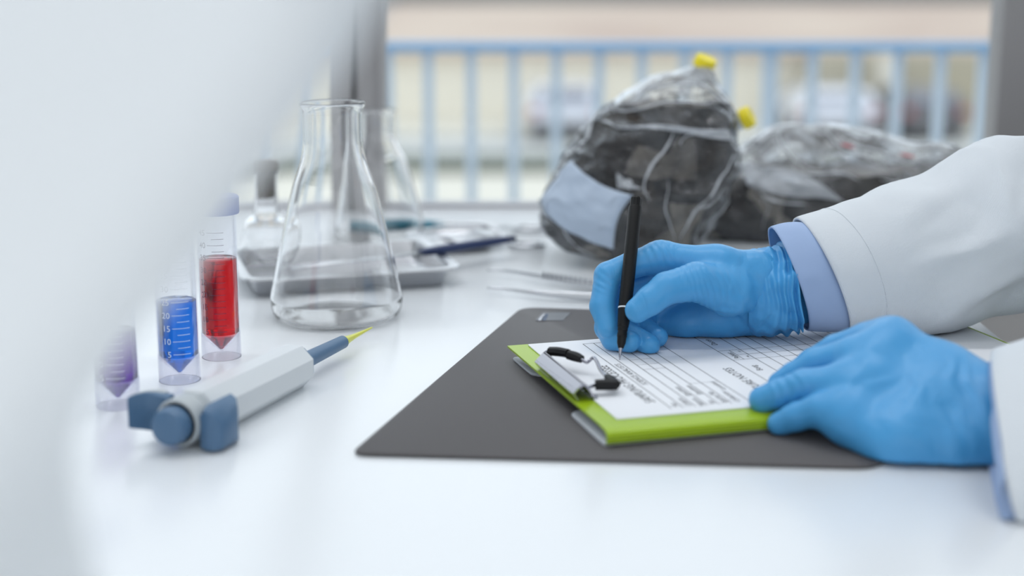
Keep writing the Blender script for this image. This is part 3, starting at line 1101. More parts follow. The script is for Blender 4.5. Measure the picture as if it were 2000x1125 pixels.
def spot(bag, u, v):
    """(theta, t) of the front of the bag seen at a place in the photograph"""
    best = None
    for i in range(80):
        for j in range(41):
            th, t = pi + pi * i / 79, j / 40
            p = bag.at(th, t, 1.0, 0.0) - Vector((0, 0, CAMZ))
            dpt = p.y * math.cos(PITCH) - p.z * math.sin(PITCH)
            uu = 1000 + FPX * p.x / dpt
            vv = 562.5 - FPX * (p.y * math.sin(PITCH) + p.z * math.cos(PITCH)) / dpt
            e_ = (uu - u) ** 2 + (vv - v) ** 2
            if best is None or e_ < best[0]:
                best = (e_, th, t)
    return best[1], best[2]


patch('paper_strip', BA, [spot(BA, 1128, 306), spot(BA, 1066, 392), spot(BA, 1196, 482), spot(BA, 1236, 380)], M['bag_label'], bagA, amp=0.6, off=0.003)


def port(bag, parent, base, axis, label=None):
    axis = Vector(axis).normalized()
    q = axis.to_track_quat('Z', 'Y')
    mx = Matrix.Translation(base) @ q.to_matrix().to_4x4()
    o = child(lathe('spout', [(0.011, -0.006), (0.010, 0.0), (0.0085, 0.004), (0.0085, 0.014)], M['spout'], None, 32, sharp=40), parent)
    o.data.transform(mx)
    # ribbed cap
    prof = [(0.0098, 0.012), (0.0104, 0.0128), (0.0104, 0.0215), (0.0096, 0.0228), (0.0070, 0.0229), (0.0066, 0.0222)]
    rs_ = [[Vector((r_ * (1 + (0.035 if (k % 4) < 2 and 0 < i < 4 else 0)) * math.cos(2 * pi * k / 96), r_ * (1 + (0.035 if (k % 4) < 2 and 0 < i < 4 else 0)) * math.sin(2 * pi * k / 96), z)) for k in range(96)] for i, (r_, z) in enumerate(prof)]
    o2 = child(loft('yellow_cap', rs_, M['yellow'], sharp=30), parent)
    o2.data.transform(mx)


port(BA, bagA, gy(1362, 152, 1.555), (0.42, -0.30, 1.0))
port(BA, bagA, gy(1428, 244, 1.55), (0.85, -0.3, 0.45))
patch('painted_fold_sheen', BB, [spot(BB, 1452, 314), spot(BB, 1470, 352), spot(BB, 1652, 398), spot(BB, 1560, 322)], M['painted_sheen'], bagB, 0.003, 30)  # pale patches on the folds, painting bright reflections on the film
patch('painted_fold_sheen', BA, [spot(BA, 1206, 338), spot(BA, 1208, 356), spot(BA, 1250, 364), spot(BA, 1254, 358)], M['painted_sheen'], bagA, 0.003, 20)
patch('painted_fold_sheen', BA, [spot(BA, 1180, 228), spot(BA, 1200, 236), spot(BA, 1420, 276), spot(BA, 1410, 250)], M['painted_sheen'], bagA, 0.003, 30)
M['painted_glint'] = film('bright_painted_glint', 0.12, (1, 1, 1, 1), 0.15, (0.93, 0.95, 0.98, 1), gloss=1.5)  # near-white colour paints the highlights of the crinkled film


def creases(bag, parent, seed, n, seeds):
    """thin tapering near-white strips over the bag, painting the glints along film creases"""
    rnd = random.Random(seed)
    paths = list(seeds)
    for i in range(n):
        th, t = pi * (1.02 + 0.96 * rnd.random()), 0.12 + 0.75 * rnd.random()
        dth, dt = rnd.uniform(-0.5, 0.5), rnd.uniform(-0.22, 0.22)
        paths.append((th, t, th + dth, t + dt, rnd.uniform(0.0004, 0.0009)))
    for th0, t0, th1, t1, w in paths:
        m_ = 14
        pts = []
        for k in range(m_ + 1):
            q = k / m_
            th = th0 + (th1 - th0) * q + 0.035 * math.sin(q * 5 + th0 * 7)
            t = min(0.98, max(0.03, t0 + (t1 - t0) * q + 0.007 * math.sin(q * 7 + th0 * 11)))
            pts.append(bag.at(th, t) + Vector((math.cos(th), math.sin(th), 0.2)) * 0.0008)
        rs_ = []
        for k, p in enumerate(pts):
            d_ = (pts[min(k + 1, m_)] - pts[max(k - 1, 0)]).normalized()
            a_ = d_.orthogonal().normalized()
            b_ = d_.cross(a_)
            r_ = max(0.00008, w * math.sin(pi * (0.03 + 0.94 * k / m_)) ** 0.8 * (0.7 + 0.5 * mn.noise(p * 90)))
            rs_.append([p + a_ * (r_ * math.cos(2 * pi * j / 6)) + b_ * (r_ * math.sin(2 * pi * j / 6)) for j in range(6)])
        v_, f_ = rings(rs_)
        child(recalc(mesh_obj('painted_crease_glint', v_, f_, M['painted_glint'])), parent)


def pp(bag, u0, v0, u1, v1, w):
    a_, b_ = spot(bag, u0, v0), spot(bag, u1, v1)
    return (a_[0], a_[1], b_[0], b_[1], w)


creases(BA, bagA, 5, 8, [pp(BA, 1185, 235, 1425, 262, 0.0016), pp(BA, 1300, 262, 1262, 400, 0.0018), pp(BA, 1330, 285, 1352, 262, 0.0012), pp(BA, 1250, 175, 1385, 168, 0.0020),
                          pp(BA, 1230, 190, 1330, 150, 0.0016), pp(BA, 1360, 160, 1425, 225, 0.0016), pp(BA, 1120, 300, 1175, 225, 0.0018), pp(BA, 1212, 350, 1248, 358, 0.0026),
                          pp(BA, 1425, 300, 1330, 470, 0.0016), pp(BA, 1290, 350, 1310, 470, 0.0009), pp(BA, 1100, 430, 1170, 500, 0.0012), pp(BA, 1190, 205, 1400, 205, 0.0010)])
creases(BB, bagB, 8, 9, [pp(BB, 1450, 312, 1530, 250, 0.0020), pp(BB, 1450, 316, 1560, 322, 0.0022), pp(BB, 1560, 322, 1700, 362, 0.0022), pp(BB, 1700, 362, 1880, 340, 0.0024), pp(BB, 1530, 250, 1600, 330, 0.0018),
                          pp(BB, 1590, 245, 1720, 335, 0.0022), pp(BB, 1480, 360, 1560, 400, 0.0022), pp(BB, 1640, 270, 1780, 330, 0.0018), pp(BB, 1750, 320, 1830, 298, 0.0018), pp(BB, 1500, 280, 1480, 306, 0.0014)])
# red and violet print on the lying bag
for th, t, s in ((pi * 1.62, 0.70, 0.05), (pi * 1.52, 0.78, 0.04), (pi * 1.72, 0.63, 0.045)):
    patch('red_print', BB, [(th, t), (th + s * 1.6, t - 0.01), (th + s * 1.6, t - 0.026), (th, t - 0.016)], M['red_print'], bagB, 0.002, 6)

# ------------------------------------------------------------------ mat
nl, nr, fl = gz(683, 889, 0.001), gz(1728, 917, 0.001), gz(1018, 603, 0.001)
fr_ = nr + (fl - nl) * 0.98 + Vector((0.0, -0.01, 0))
pol_m = rounded_poly([(nl.x, nl.y), (nr.x, nr.y), (fr_.x, fr_.y), (fl.x, fl.y)], [0.012, 0.02, 0.02, 0.016], 6)
dm = tag(empty('desk_mat', (0.1, 1.05, 0)), 'dark charcoal flat desk mat lying under the green clipboard', 'mat')
child(slab('sheet', pol_m, 0.0002, 0.0026, M['mat'], edge=0.0009), dm)
lab = [gz(1045, 626, 0.0027), gz(1100, 626, 0.0027), gz(1115, 611, 0.0027), gz(1060, 610, 0.0027)]
child(slab('corner_label', [Vector((p.x, p.y)) for p in lab], 0.0026, 0.0029, M['legs'], edge=0.0001), dm)
lab = [gz(1046, 626, 0.003), gz(1066, 626, 0.003), gz(1072, 613, 0.003), gz(1060, 613, 0.003)]
child(slab('silver_mark', [Vector((p.x, p.y)) for p in lab], 0.0029, 0.0031, M['chrome'], edge=0.0001), dm)

# ------------------------------------------------------------------ green clipboard folder
TH = math.radians(16.6)
p0 = gz(1205, 818, 0.0145)                   # near-left corner of the paper
clip = tag(empty('clipboard', (p0.x, p0.y, 0), TH), 'lime green folder clipboard with chrome clip holding forms on the dark mat', 'clipboard')
ZP = 0.0145


def P2(u, v, z):
    """place on the clipboard in its own frame (metres along it, metres across it)"""
    q_ = gz(u, v, z) - Vector((p0.x, p0.y, 0))
    return rot_z(q_, -TH)


W0 = -0.0165                                 # near edge (spine) across
W1 = 0.1965
L0 = -0.013
L1 = 0.345
zb = 0.0032
# top board with rolled spine to the near edge and the lower board, one sheet of vinyl
prof = []                                    # across section (t, z): lower board back to front, round the spine, over the top
prof += [(W1, zb), (W0 + 0.006, zb), (W0 + 0.002, zb), (W0 - 0.001, zb + 0.0012), (W0 - 0.002, zb + 0.003)]
prof += [(W0 - 0.0016, zb + 0.0038), (W0 - 0.0020, zb + 0.0046), (W0 - 0.0015, zb + 0.0056), (W0 - 0.0018, zb + 0.0064), (W0 - 0.0006, zb + 0.0082), (W0 + 0.003, zb + 0.0096), (W0 + 0.012, zb + 0.0104), (W1, zb + 0.0104)]
th_ = 0.0014


def cover(s0, s1, pr, nm, m):
    n = len(pr)
    inn = []
    for i, (t, z) in enumerate(pr):
        a_ = pr[max(i - 1, 0)]
        b_ = pr[min(i + 1, n - 1)]
        tx, tz = b_[0] - a_[0], b_[1] - a_[1]
        l_ = math.hypot(tx, tz)
        inn.append((t + tz / l_ * th_, z - tx / l_ * th_))
    ring = pr + inn[::-1]
    rs_ = [[Vector((s, t, z)) for t, z in ring] for s in (s0, s1)]
    return loft(nm, rs_, m, clip, sharp=35)


ctop = cover(L0, L1, prof[3:], 'green_cover', M['green'])


def cslab(nm, pts, z0, z1, m, r=0.004, edge=0.0003):
    return slab(nm, rounded_poly(pts, r, 4), z0, z1, m, clip, edge)


# lower board: grey inside, notched at the left end where the photo shows the step
cslab('lower_board', [(-0.0142, W0 + 0.001), (-0.0134, 0.052), (0.004, 0.058), (0.004, 0.142), (-0.0092, 0.149), (-0.0096, W1), (L1 + 0.012, W1), (L1 + 0.012, W0 + 0.002)],
      0.0028, 0.0046, M['board_grey'], [0.003, 0.006, 0.003, 0.003, 0.005, 0.004, 0.006, 0.003])
cslab('inner_sheet', [(L0 + 0.002, W0 + 0.004), (L0 + 0.002, W1 - 0.004), (L1 - 0.002, W1 - 0.004), (L1 - 0.002, W0 + 0.004)], 0.0118, 0.0121, M['board_dark'], 0.003, 0.0001)
# paper pad
LP = 0.3405
for k, (dz, dx) in enumerate(((0.0, 0.0010), (0.0004, 0.0)) ):
    pass
pad = slab('paper_sheets', rounded_poly([(0.0, 0.0), (LP, -0.001), (LP, 0.1935), (0.0015, 0.1925)], 0.0012, 3), 0.0136, ZP + 0.0002, M['paper'], clip, 0.0002)
V, F = [], []
ZI = ZP + 0.00028


def stroke(s0, t0, s1, t1, w=0.0005):
    a_ = Vector((s0, t0, ZI))
    b_ = Vector((s1, t1, ZI))
    d_ = (b_ - a_).normalized()
    n_ = Vector((-d_.y, d_.x, 0)) * w / 2
    b0_ = len(V)
    V.extend([a_ - n_, b_ - n_, b_ + n_, a_ + n_])
    F.append((b0_, b0_ + 1, b0_ + 2, b0_ + 3))


def write(s_, s, t, size, align='LEFT', sx=1.0):
    tv_, tf_ = text_mesh(s_, size, align)
    b0_ = len(V)
    V.extend([Vector((s - p.y, t + p.x * sx, ZI)) for p in tv_])
    F.extend(tuple(b0_ + i for i in f_) for f_ in tf_)


for s in (40.4, 48.7, 57.1, 65.4, 73.8, 82.2, 95.0):
    stroke(s / 1000, 0.010, s / 1000, 0.181)
stroke(0.0404, 0.181, 0.095, 0.181)
for s in (127.0, 144.5, 155.0, 165.3, 176.3, 187.2, 198.0, 208.8, 219.4, 230.0, 241.0, 252.0, 263.0):
    stroke(s / 1000, 0.010, s / 1000, 0.181)
for t in (0.1335, 0.1075):
    stroke(0.127, t, 0.290, t, 0.0004)
stroke(0.136, 0.1075, 0.136, 0.1335, 0.0004)
stroke(0.136, 0.1205, 0.290, 0.1205, 0.0004)
for t in (0.102, 0.1147, 0.1285):
    stroke(0.0571, t, 0.0738, t, 0.00035)
stroke(0.0738, 0.060, 0.095, 0.060, 0.0003)
write('SAMPLING PROCESSEE', 0.0365, 0.026, 0.0098, sx=0.96)
write('SCIENCE ANALYSTS', 0.0470, 0.066, 0.0062)
write('CULTURE NOTES', 0.1170, 0.018, 0.0092)
write('Dacon', 0.1350, 0.1500, 0.0066)
write('Rabaat', 0.1347, 0.1110, 0.0060)
write('Bong', 0.1365, 0.0770, 0.0066)
write('ro', 0.1430, 0.1265, 0.0042)
write('rw', 0.1430, 0.1115, 0.0042)
for s, t, w_ in ((47.2, 13, 'No:'), (55.6, 12, 'Culture'), (64.0, 10, 'Nature'), (72.2, 12, 'Set'), (80.6, 12, 'Species No'), (89.6, 12, 'Collection'), (64.0, 33, 'Specimen'), (72.4, 34, 'Specimen'), (80.6, 0.0, ''), (92.0, 40, 'Location')):
    if w_:
        write(w_, s / 1000, t / 1000, 0.0058)
mesh_obj('printed_form', V, F, M['ink'], clip, False)

# chrome lever clip on the left end
bc0 = Vector((0, 0.1280, 0))
bc1 = Vector((0, 0.0450, 0))
prc = [(-0.0104, 0.0142), (-0.0126, 0.0172), (-0.0136, 0.0192), (-0.0082, 0.0246), (-0.0056, 0.0254), (-0.0036, 0.0242), (-0.0012, 0.0200), (0.0012, 0.0156), (0.0004, 0.0148), (-0.0024, 0.0196), (-0.0046, 0.0230), (-0.0062, 0.0238), (-0.0076, 0.0230), (-0.0122, 0.0192), (-0.0114, 0.0174), (-0.0094, 0.0146)]
rs = []
for k in range(25):
    t = k / 24
    notch = 0.0016 if 9 <= k <= 14 else 0.0
    rs.append([Vector((x_, bc0.y + (bc1.y - bc0.y) * t, z_ + (notch if n_ in (0, 1, 15) else 0))) for n_, (x_, z_) in enumerate(prc)])
cl = loft('clip_body', rs, M['chrome'], clip, sharp=30)


def csub(o):
    o.parent = cl
    return o


csub(sweep('rivet', [Vector((0.0015, 0.046, 0.0146)), Vector((0.0015, 0.046, 0.0172))], [0.0026, 0.0014], M['chrome'], None, 14))
wire = [(-0.0060, 0.1290, 0.0205), (-0.0050, 0.1335, 0.0225), (-0.0015, 0.1300, 0.0255), (0.0045, 0.1170, 0.0270), (0.0100, 0.1080, 0.0265), (0.0150, 0.1015, 0.0235), (0.0180, 0.1030, 0.0240), (0.0205, 0.1020, 0.0260), (0.0205, 0.0950, 0.0250), (0.0190, 0.0840, 0.0225), (0.0185, 0.0730, 0.0215),
        (0.0180, 0.0560, 0.0212), (0.0140, 0.0505, 0.0214), (0.0050, 0.0530, 0.0214), (-0.0050, 0.0480, 0.0205), (-0.0070, 0.0470, 0.0200)]
csub(sweep('wire_bail', wire, 0.0012, M['chrome'], None, 10, 110))
g1 = [(-0.0022, 0.1285, 0.0256), (0.0020, 0.1210, 0.0268), (0.0062, 0.1135, 0.0272)]
csub(sweep('rubber_tip', g1, [0.0032, 0.0034, 0.0032], M['rubber'], None, 8, 8, 40, ((0, 0, 1), 1.0)))
g2 = [(0.0062, 0.1130, 0.0265), (0.0098, 0.1090, 0.0258), (0.0130, 0.1045, 0.0248)]
csub(sweep('rubber_tip', g2, [0.0040, 0.0042, 0.0032], M['rubber'], None, 8, 6, 40, ((0, 0, 1), 0.85)))
g3 = [(0.0045, 0.0530, 0.0214), (0.0100, 0.0515, 0.0216), (0.0185, 0.0490, 0.0216)]
csub(sweep('rubber_tip', g3, [0.0038, 0.0040, 0.0038], M['rubber'], None, 8, 8, 40, ((0, 0, 1), 0.95)))
g4 = [(0.0186, 0.0690, 0.0214), (0.0184, 0.0600, 0.0214), (0.0178, 0.0500, 0.0214)]
csub(sweep('rubber_tip', g4, [0.0024, 0.0034, 0.0032], M['rubber'], None, 8, 8, 40, ((0, 0, 1), 0.95)))

# ------------------------------------------------------------------ pen
pt = gz(1210, 703, ZP + 0.0004)
ptop = gy(1243, 386, 1.128)
pen = tag(empty('felt_tip_pen', pt), 'slim black fineliner pen held upright by the writing hand', 'pen')
d = (ptop - pt)
PL = d.length
pen.rotation_euler = d.to_track_quat('Z', 'Y').to_euler()
lathe('barrel', [(0.0033, 0.0235), (0.0040, 0.0245), (0.0046, 0.032), (0.0049, 0.037), (0.0049, PL - 0.008), (0.0046, PL - 0.007)], M['black'], pen, 40, sharp=30)
lathe('end_plug', [(0.0040, PL - 0.0072), (0.0041, PL - 0.001), (0.0037, PL)], M['black'], pen, 10, sharp=20)
lathe('white_band', [(0.00492, 0.0378), (0.00497, 0.0381), (0.00497, 0.0386), (0.00492, 0.0389)], M['white_line'], pen, 40, sharp=30)
lathe('grip', [(0.0019, 0.0085), (0.0022, 0.0095), (0.0031, 0.0125), (0.0033, 0.0165), (0.0036, 0.017), (0.0036, 0.0195), (0.0034, 0.020), (0.0034, 0.0215), (0.0037, 0.022), (0.0037, 0.0245)], M['black'], pen, 32, sharp=30)
lathe('metal_nib', [(0.0003, 0.0), (0.0004, 0.0016), (0.0008, 0.0022), (0.0011, 0.006), (0.0017, 0.009)], M['chrome'], pen, 20, sharp=30)


# ------------------------------------------------------------------ signed-distance body builder
def seg_d(P, a, b, ra, rb):
    a = np.array(a, dtype=np.float32)
    b = np.array(b, dtype=np.float32)
    ab = b - a
    t = np.clip(((P - a) @ ab) / max(float(ab @ ab), 1e-12), 0, 1)
    dd = P - a - t[..., None] * ab
    return np.sqrt((dd * dd).sum(-1)) - (ra + (rb - ra) * t)


def smin(a, b, k):
    h = np.clip(0.5 + 0.5 * (b - a) / k, 0, 1)
    return b * (1 - h) + a * h - k * h * (1 - h)


def surface_nets(F, org, h):
    ins = F < 0
    n = np.array(F.shape) - 1
    cnt = np.zeros(n, dtype=np.int32)
    acc = np.zeros(tuple(n) + (3,), dtype=np.float32)
    sl = lambda o, m_: tuple(slice(o[i], o[i] + m_[i]) for i in range(3))
    for ax in range(3):
        for o1 in (0, 1):
            for o2 in (0, 1):
                o = [0, 0, 0]
                oth = [i for i in range(3) if i != ax]
                o[oth[0]], o[oth[1]] = o1, o2
                o_ = list(o)
                o_[ax] = 1
                A_ = F[sl(o, n)]
                B_ = F[sl(o_, n)]
                cr = (A_ < 0) != (B_ < 0)
                t = np.where(cr, A_ / np.where(cr, A_ - B_, 1), 0)
                cnt += cr
                for i in range(3):
                    acc[..., i] += np.where(cr, (t if i == ax else o[i]), 0)
    mask = cnt > 0
    idx = -np.ones(n, dtype=np.int64)
    idx[mask] = np.arange(mask.sum())
    g = np.argwhere(mask)
    V = (g + acc[mask] / cnt[mask][:, None]) * h + np.array(org)
    quads = []
    for ax in range(3):
        b_, c_ = [(1, 2), (2, 0), (0, 1)][ax]
        lo = [1, 1, 1]
        lo[ax] = 0
        hi = [F.shape[i] - 1 for i in range(3)]
        rng = tuple(slice(lo[i], hi[i]) for i in range(3))
        rng2 = list(rng)
        rng2[ax] = slice(lo[ax] + 1, hi[ax] + 1)
        A_ = ins[rng]
        B_ = ins[tuple(rng2)]
        cr = np.argwhere(A_ != B_) + np.array(lo)
        fl_ = A_[A_ != B_]

        def cell(db, dc):
            q_ = cr.copy()
            q_[:, b_] -= db
            q_[:, c_] -= dc
            return idx[q_[:, 0], q_[:, 1], q_[:, 2]]
        Q = np.stack([cell(1, 1), cell(0, 1), cell(0, 0), cell(1, 0)], 1)
        Q[~fl_] = Q[~fl_][:, ::-1]
        quads.append(Q)
    Q = np.vstack(quads)
    Q = Q[(Q >= 0).all(1)]
    return V, Q


def sdf_mesh(name, core, limbs, h, m, parent=None, kc=0.008, kl=0.005, post=None, relax=2, floor=None):
    """core: segments blended together; limbs: chains each blended with the core, kept apart from each other"""
    allp = [p for s in core for p in s[:2]] + [p for l in limbs for s in l for p in s[:2]]
    A_ = np.array([tuple(p) for p in allp])
    mr = max(max(s[2], s[3]) for s in core) + 4 * h + 0.004
    lo, hi = A_.min(0) - mr, A_.max(0) + mr
    n = np.ceil((hi - lo) / h).astype(int) + 1
    X = np.stack(np.meshgrid(*[lo[i] + h * np.arange(n[i]) for i in range(3)], indexing='ij'), -1).astype(np.float32)
    C = None
    for s in core:
        d_ = seg_d(X, tuple(s[0]), tuple(s[1]), s[2], s[3])
        C = d_ if C is None else smin(C, d_, kc)
    T = C
    for l in limbs:
        D_ = None
        for s in l:
            d_ = seg_d(X, tuple(s[0]), tuple(s[1]), s[2], s[3])
            D_ = d_ if D_ is None else smin(D_, d_, 0.0022)
        T = np.minimum(T, smin(C, D_, kl))
    if post is not None:
        T = post(X, T)
    if floor is not None:
        T = np.maximum(T, floor - X[..., 2])
    V, Q = surface_nets(T, lo, h)
    # relax
    E_ = np.vstack([Q[:, [0, 1]], Q[:, [1, 2]], Q[:, [2, 3]], Q[:, [3, 0]]])
    for _ in range(relax):
        acc = np.zeros_like(V)
        c = np.zeros(len(V))
        for a_, b_ in ((0, 1), (1, 0)):
            np.add.at(acc, E_[:, a_], V[E_[:, b_]])
            np.add.at(c, E_[:, a_], 1)
        V = V * 0.5 + 0.5 * acc / c[:, None]
    o = mesh_obj(name, V.tolist(), Q.tolist(), m, parent)
    return o


def chain(pts):
    """pts: (u, v, Y, r in metres) -> segments"""
    q_ = [(gy(u, v, Y), r) for u, v, Y, r in pts]
    return [(q_[i][0], q_[i + 1][0], q_[i][1], q_[i + 1][1]) for i in range(len(q_) - 1)]


def wrinkle(o, items):
    """items: (centre, direction, wavelength, radius, amplitude) ripples pressed into the mesh along its normals"""
    me = o.data
    nv = len(me.vertices)
    co = np.empty(nv * 3)
    me.vertices.foreach_get('co', co)
    co = co.reshape(-1, 3)
    no = np.empty(nv * 3)
    me.vertices.foreach_get('normal', no)
    no = no.reshape(-1, 3)
    dsp = np.zeros(nv)
    for c, dr, wl, rad, amp in items:
        r_ = co - np.array(tuple(c))
        w = np.exp(-(r_ ** 2).sum(1) / rad ** 2)
        ph = r_ @ np.array(tuple(Vector(dr).normalized()))
        wob = np.array([mn.noise(Vector(p) * 45) for p in co[w > 0.02]])
        f_ = np.zeros(nv)
        f_[w > 0.02] = np.sin(2 * np.pi * (ph[w > 0.02] / wl + wob * 0.9))
        dsp += w * amp * f_
    co += no * dsp[:, None]
    me.vertices.foreach_set('co', co.ravel())
    me.update()


# ------------------------------------------------------------------ person
per = tag(empty('person', (0.75, 1.06, ZF)), 'person in white lab coat, pale blue shirt and blue gloves writing on the clipboard', 'person')

# writing (far) hand
core = chain([(1288, 503, 1.122, 0.0115), (1400, 520, 1.118, 0.0140), (1480, 530, 1.124, 0.0140)])
core += chain([(1298, 528, 1.138, 0.0120), (1400, 550, 1.132, 0.0150), (1490, 562, 1.134, 0.0160)])
core += chain([(1312, 570, 1.152, 0.0115), (1420, 592, 1.145, 0.0150), (1490, 592, 1.140, 0.0160)])
core += chain([(1334, 612, 1.152, 0.0110), (1420, 614, 1.146, 0.0150), (1490, 604, 1.142, 0.0150)])
core += chain([(1302, 634, 1.140, 0.0085), (1340, 630, 1.138, 0.0100), (1400, 618, 1.135, 0.0130), (1490, 610, 1.138, 0.0140)])
core += chain([(1420, 570, 1.108, 0.0150), (1460, 574, 1.120, 0.0150)])
core += chain([(1470, 546, 1.128, 0.0190), (1530, 555, 1.132, 0.0165), (1600, 550, 1.138, 0.0180)])
core += chain([(1480, 596, 1.134, 0.0170), (1530, 592, 1.136, 0.0165), (1600, 580, 1.140, 0.0180)])
index = chain([(1292, 503, 1.122, 0.0115), (1240, 515, 1.118, 0.0100), (1187, 538, 1.112, 0.0098), (1176, 598, 1.100, 0.0090), (1187, 641, 1.092, 0.0078)])
middle = chain([(1302, 535, 1.140, 0.0110), (1190, 575, 1.128, 0.0104), (1186, 640, 1.104, 0.0092), (1198, 662, 1.096, 0.0086), (1230, 667, 1.087, 0.0080)])
ring = chain([(1314, 570, 1.152, 0.0105), (1215, 610, 1.138, 0.0096), (1225, 652, 1.108, 0.0090), (1268, 674, 1.089, 0.0080)])
little = chain([(1334, 605, 1.154, 0.0098), (1260, 610, 1.145, 0.0088), (1255, 640, 1.122, 0.0086), (1285, 658, 1.104, 0.0074)])
thumb = chain([(1425, 570, 1.106, 0.0175), (1360, 550, 1.092, 0.0140), (1302, 563, 1.081, 0.0115), (1270, 587, 1.077, 0.0104), (1245, 606, 1.075, 0.0090)])
gl1 = sdf_mesh('glove', core, [index, middle, ring, little, thumb], 0.0011, M['glove'], None, 0.010, 0.0065, floor=ZP + 0.0010)
gl1['label'] = 'blue glove of the hand gripping the pen'
wrinkle(gl1, [(gy(1385, 575, 1.09), (1, 0.1, 0.35), 0.0050, 0.017, 0.00040),
              (gy(1345, 535, 1.085), (1, 0, 0.1), 0.0044, 0.011, 0.00042),
              (gy(1290, 487, 1.11), (1, 0, 0.4), 0.0050, 0.012, 0.00040),
              (gy(1180, 545, 1.10), (0.4, 0, 1), 0.0050, 0.010, 0.00030),
              (gy(1480, 560, 1.10), (1, 0, -0.5), 0.0105, 0.028, 0.00030),
              (gy(1500, 620, 1.11), (1, 0, 0.6), 0.0090, 0.026, 0.00060),
              (gy(1420, 610, 1.11), (0.5, 0, 1), 0.0120, 0.030, 0.00035)])
child(gl1, per)


def arm_loft(name, secs, m, n=80, ns=64, thick=0.0014, folds=None, caps=(False, False), minz=None, hole=True, skew=0.0):
    """secs: (top point, bottom point, half depth) along the arm; a hollow sleeve"""
    q_ = smooth_path([tuple(a_) + tuple(b_) + (h_,) for a_, b_, h_ in secs], n)
    rs_ = []
    for i, w in enumerate(q_):
        T_, B_ = Vector(w[:3]), Vector(w[3:6])
        hd = float(w[6])
        c = (T_ + B_) / 2
        a_ = (T_ - B_) / 2
        ax = Vector(q_[min(i + 1, n - 1)][:3]) + Vector(q_[min(i + 1, n - 1)][3:6]) - Vector(q_[max(i - 1, 0)][:3]) - Vector(q_[max(i - 1, 0)][3:6])
        bb = a_.cross(ax).normalized()
        if bb.y > 0:
            bb = -bb
        ring_ = []
        for j in range(ns):
            t = 2 * pi * j / ns
            p = c + a_ * math.cos(t) + bb * (hd * math.sin(t))
            p.x += skew * math.sin(t)
            if folds:
                dirn = (a_.normalized() * math.cos(t) + bb * math.sin(t)).normalized()
                p += dirn * folds(p, i / (n - 1), t)
            if minz is not None:
                p.z = max(p.z, minz(p))
            ring_.append(p)
        rs_.append(ring_)
    o = loft(name, rs_, m, None, caps)
    if hole:
        md = o.modifiers.new('thickness', 'SOLIDIFY')
        md.thickness = thick
        md.offset = -1
    return o


def onboard(z):
    return lambda p: z if p.x < 0.40 else -1.0


# crumpled glove wrist
def cuff_folds(p, s, t):
    return (0.0018 * math.sin(30 * s + 9 * mn.noise(p * 32)) * s + 0.0040 * mn.noise(p * 60) * min(1, s * 1.3)
            + 0.0012 * mn.noise(p * 160) + 0.0022 * math.sin(9 * t + 6 * mn.noise(p * 30)) * s * s)


cf = arm_loft('glove_cuff', [(gy(1452, 500, 1.130), gy(1455, 640, 1.138), 0.0250), (gy(1470, 492, 1.130), gy(1474, 650, 1.138), 0.0285), (gy(1494, 488, 1.130), gy(1500, 651, 1.138), 0.0305), (gy(1518, 484, 1.131), gy(1530, 646, 1.137), 0.0310),
                             (gy(1530, 480, 1.131), gy(1552, 640, 1.137), 0.0315), (gy(1540, 474, 1.131), gy(1560, 646, 1.137), 0.0335)], M['glove'], 80, 130, 0.0006, cuff_folds, minz=lambda p: ZP + 0.001)
cf['label'] = 'crumpled blue glove cuff'
child(cf, per)

SH = (0.74, 1.27, 0.30)                       # right shoulder, out of frame


def shirt_folds(p, s, t):
    return 0.0008 * mn.noise(p * 30) + 0.0004 * mn.noise(p * 80)


sc1 = arm_loft('shirt_cuff', [(gy(1508, 445, 1.140), gy(1571, 642, 1.140), 0.0382), (gy(1511, 443, 1.140), gy(1574, 643, 1.140), 0.0385), (gy(1560, 434, 1.142), gy(1640, 646, 1.142), 0.038), (gy(1590, 440, 1.145), gy(1664, 630, 1.145), 0.033), (gy(1640, 450, 1.145), gy(1700, 610, 1.145), 0.026)],
               M['shirt'], 40, 96, 0.0016, shirt_folds, minz=lambda p: ZP + 0.0012, skew=0.0030)
child(sc1, per)


def coat_folds(p, s, t):
    g_ = min(1, max(0, s - 0.07) * 12)
    q_ = Vector((p.x * 7 + p.z * 5, p.y * 9, (p.z - p.x * 0.7) * 14))
    f_ = 0.0095 * mn.noise(q_ + Vector((0.3, 1.1, 4.2))) * g_
    w_ = 1 - abs(mn.noise(q_ * 1.6 + Vector((7, 2, 1)))) * 3.2
    f_ += 0.0060 * max(-0.4, w_) * g_
    f_ += 0.0012 * mn.noise(p * 45) * min(1, s * 16)
    return f_


e1 = Vector((0.47, 1.17, 0.10))
coat1 = arm_loft('coat_sleeve', [(gy(1560, 427, 1.145), gy(1645, 644, 1.145), 0.0440), (gy(1566, 424, 1.145), gy(1651, 645, 1.145), 0.0455), (gy(1618, 408, 1.148), gy(1692, 648, 1.148), 0.0470), (gy(1700, 380, 1.155), gy(1768, 650, 1.155), 0.049),
                                 (gy(1790, 346, 1.165), gy(1858, 642, 1.165), 0.052), (gy(1880, 314, 1.175), gy(1935, 622, 1.175), 0.054), (gy(1968, 286, 1.185), gy(2005, 588, 1.185), 0.056),
                                 (gy(2050, 290, 1.20), gy(2085, 555, 1.20), 0.056), (gy(2200, 250, 1.22), gy(2230, 500, 1.22), 0.058), (Vector((0.62, 1.24, 0.34)), Vector((0.66, 1.22, 0.20)), 0.066), (Vector((0.71, 1.24, 0.43)), Vector((0.76, 1.2, 0.26)), 0.08)],
                 M['coat'], 300, 110, 0.0018, coat_folds, minz=lambda p: (ZP + 0.0014 if p.x < 0.385 else -1.0), skew=0.0055)
coat1['label'] = 'white coat sleeve of the writing arm'
child(coat1, per)
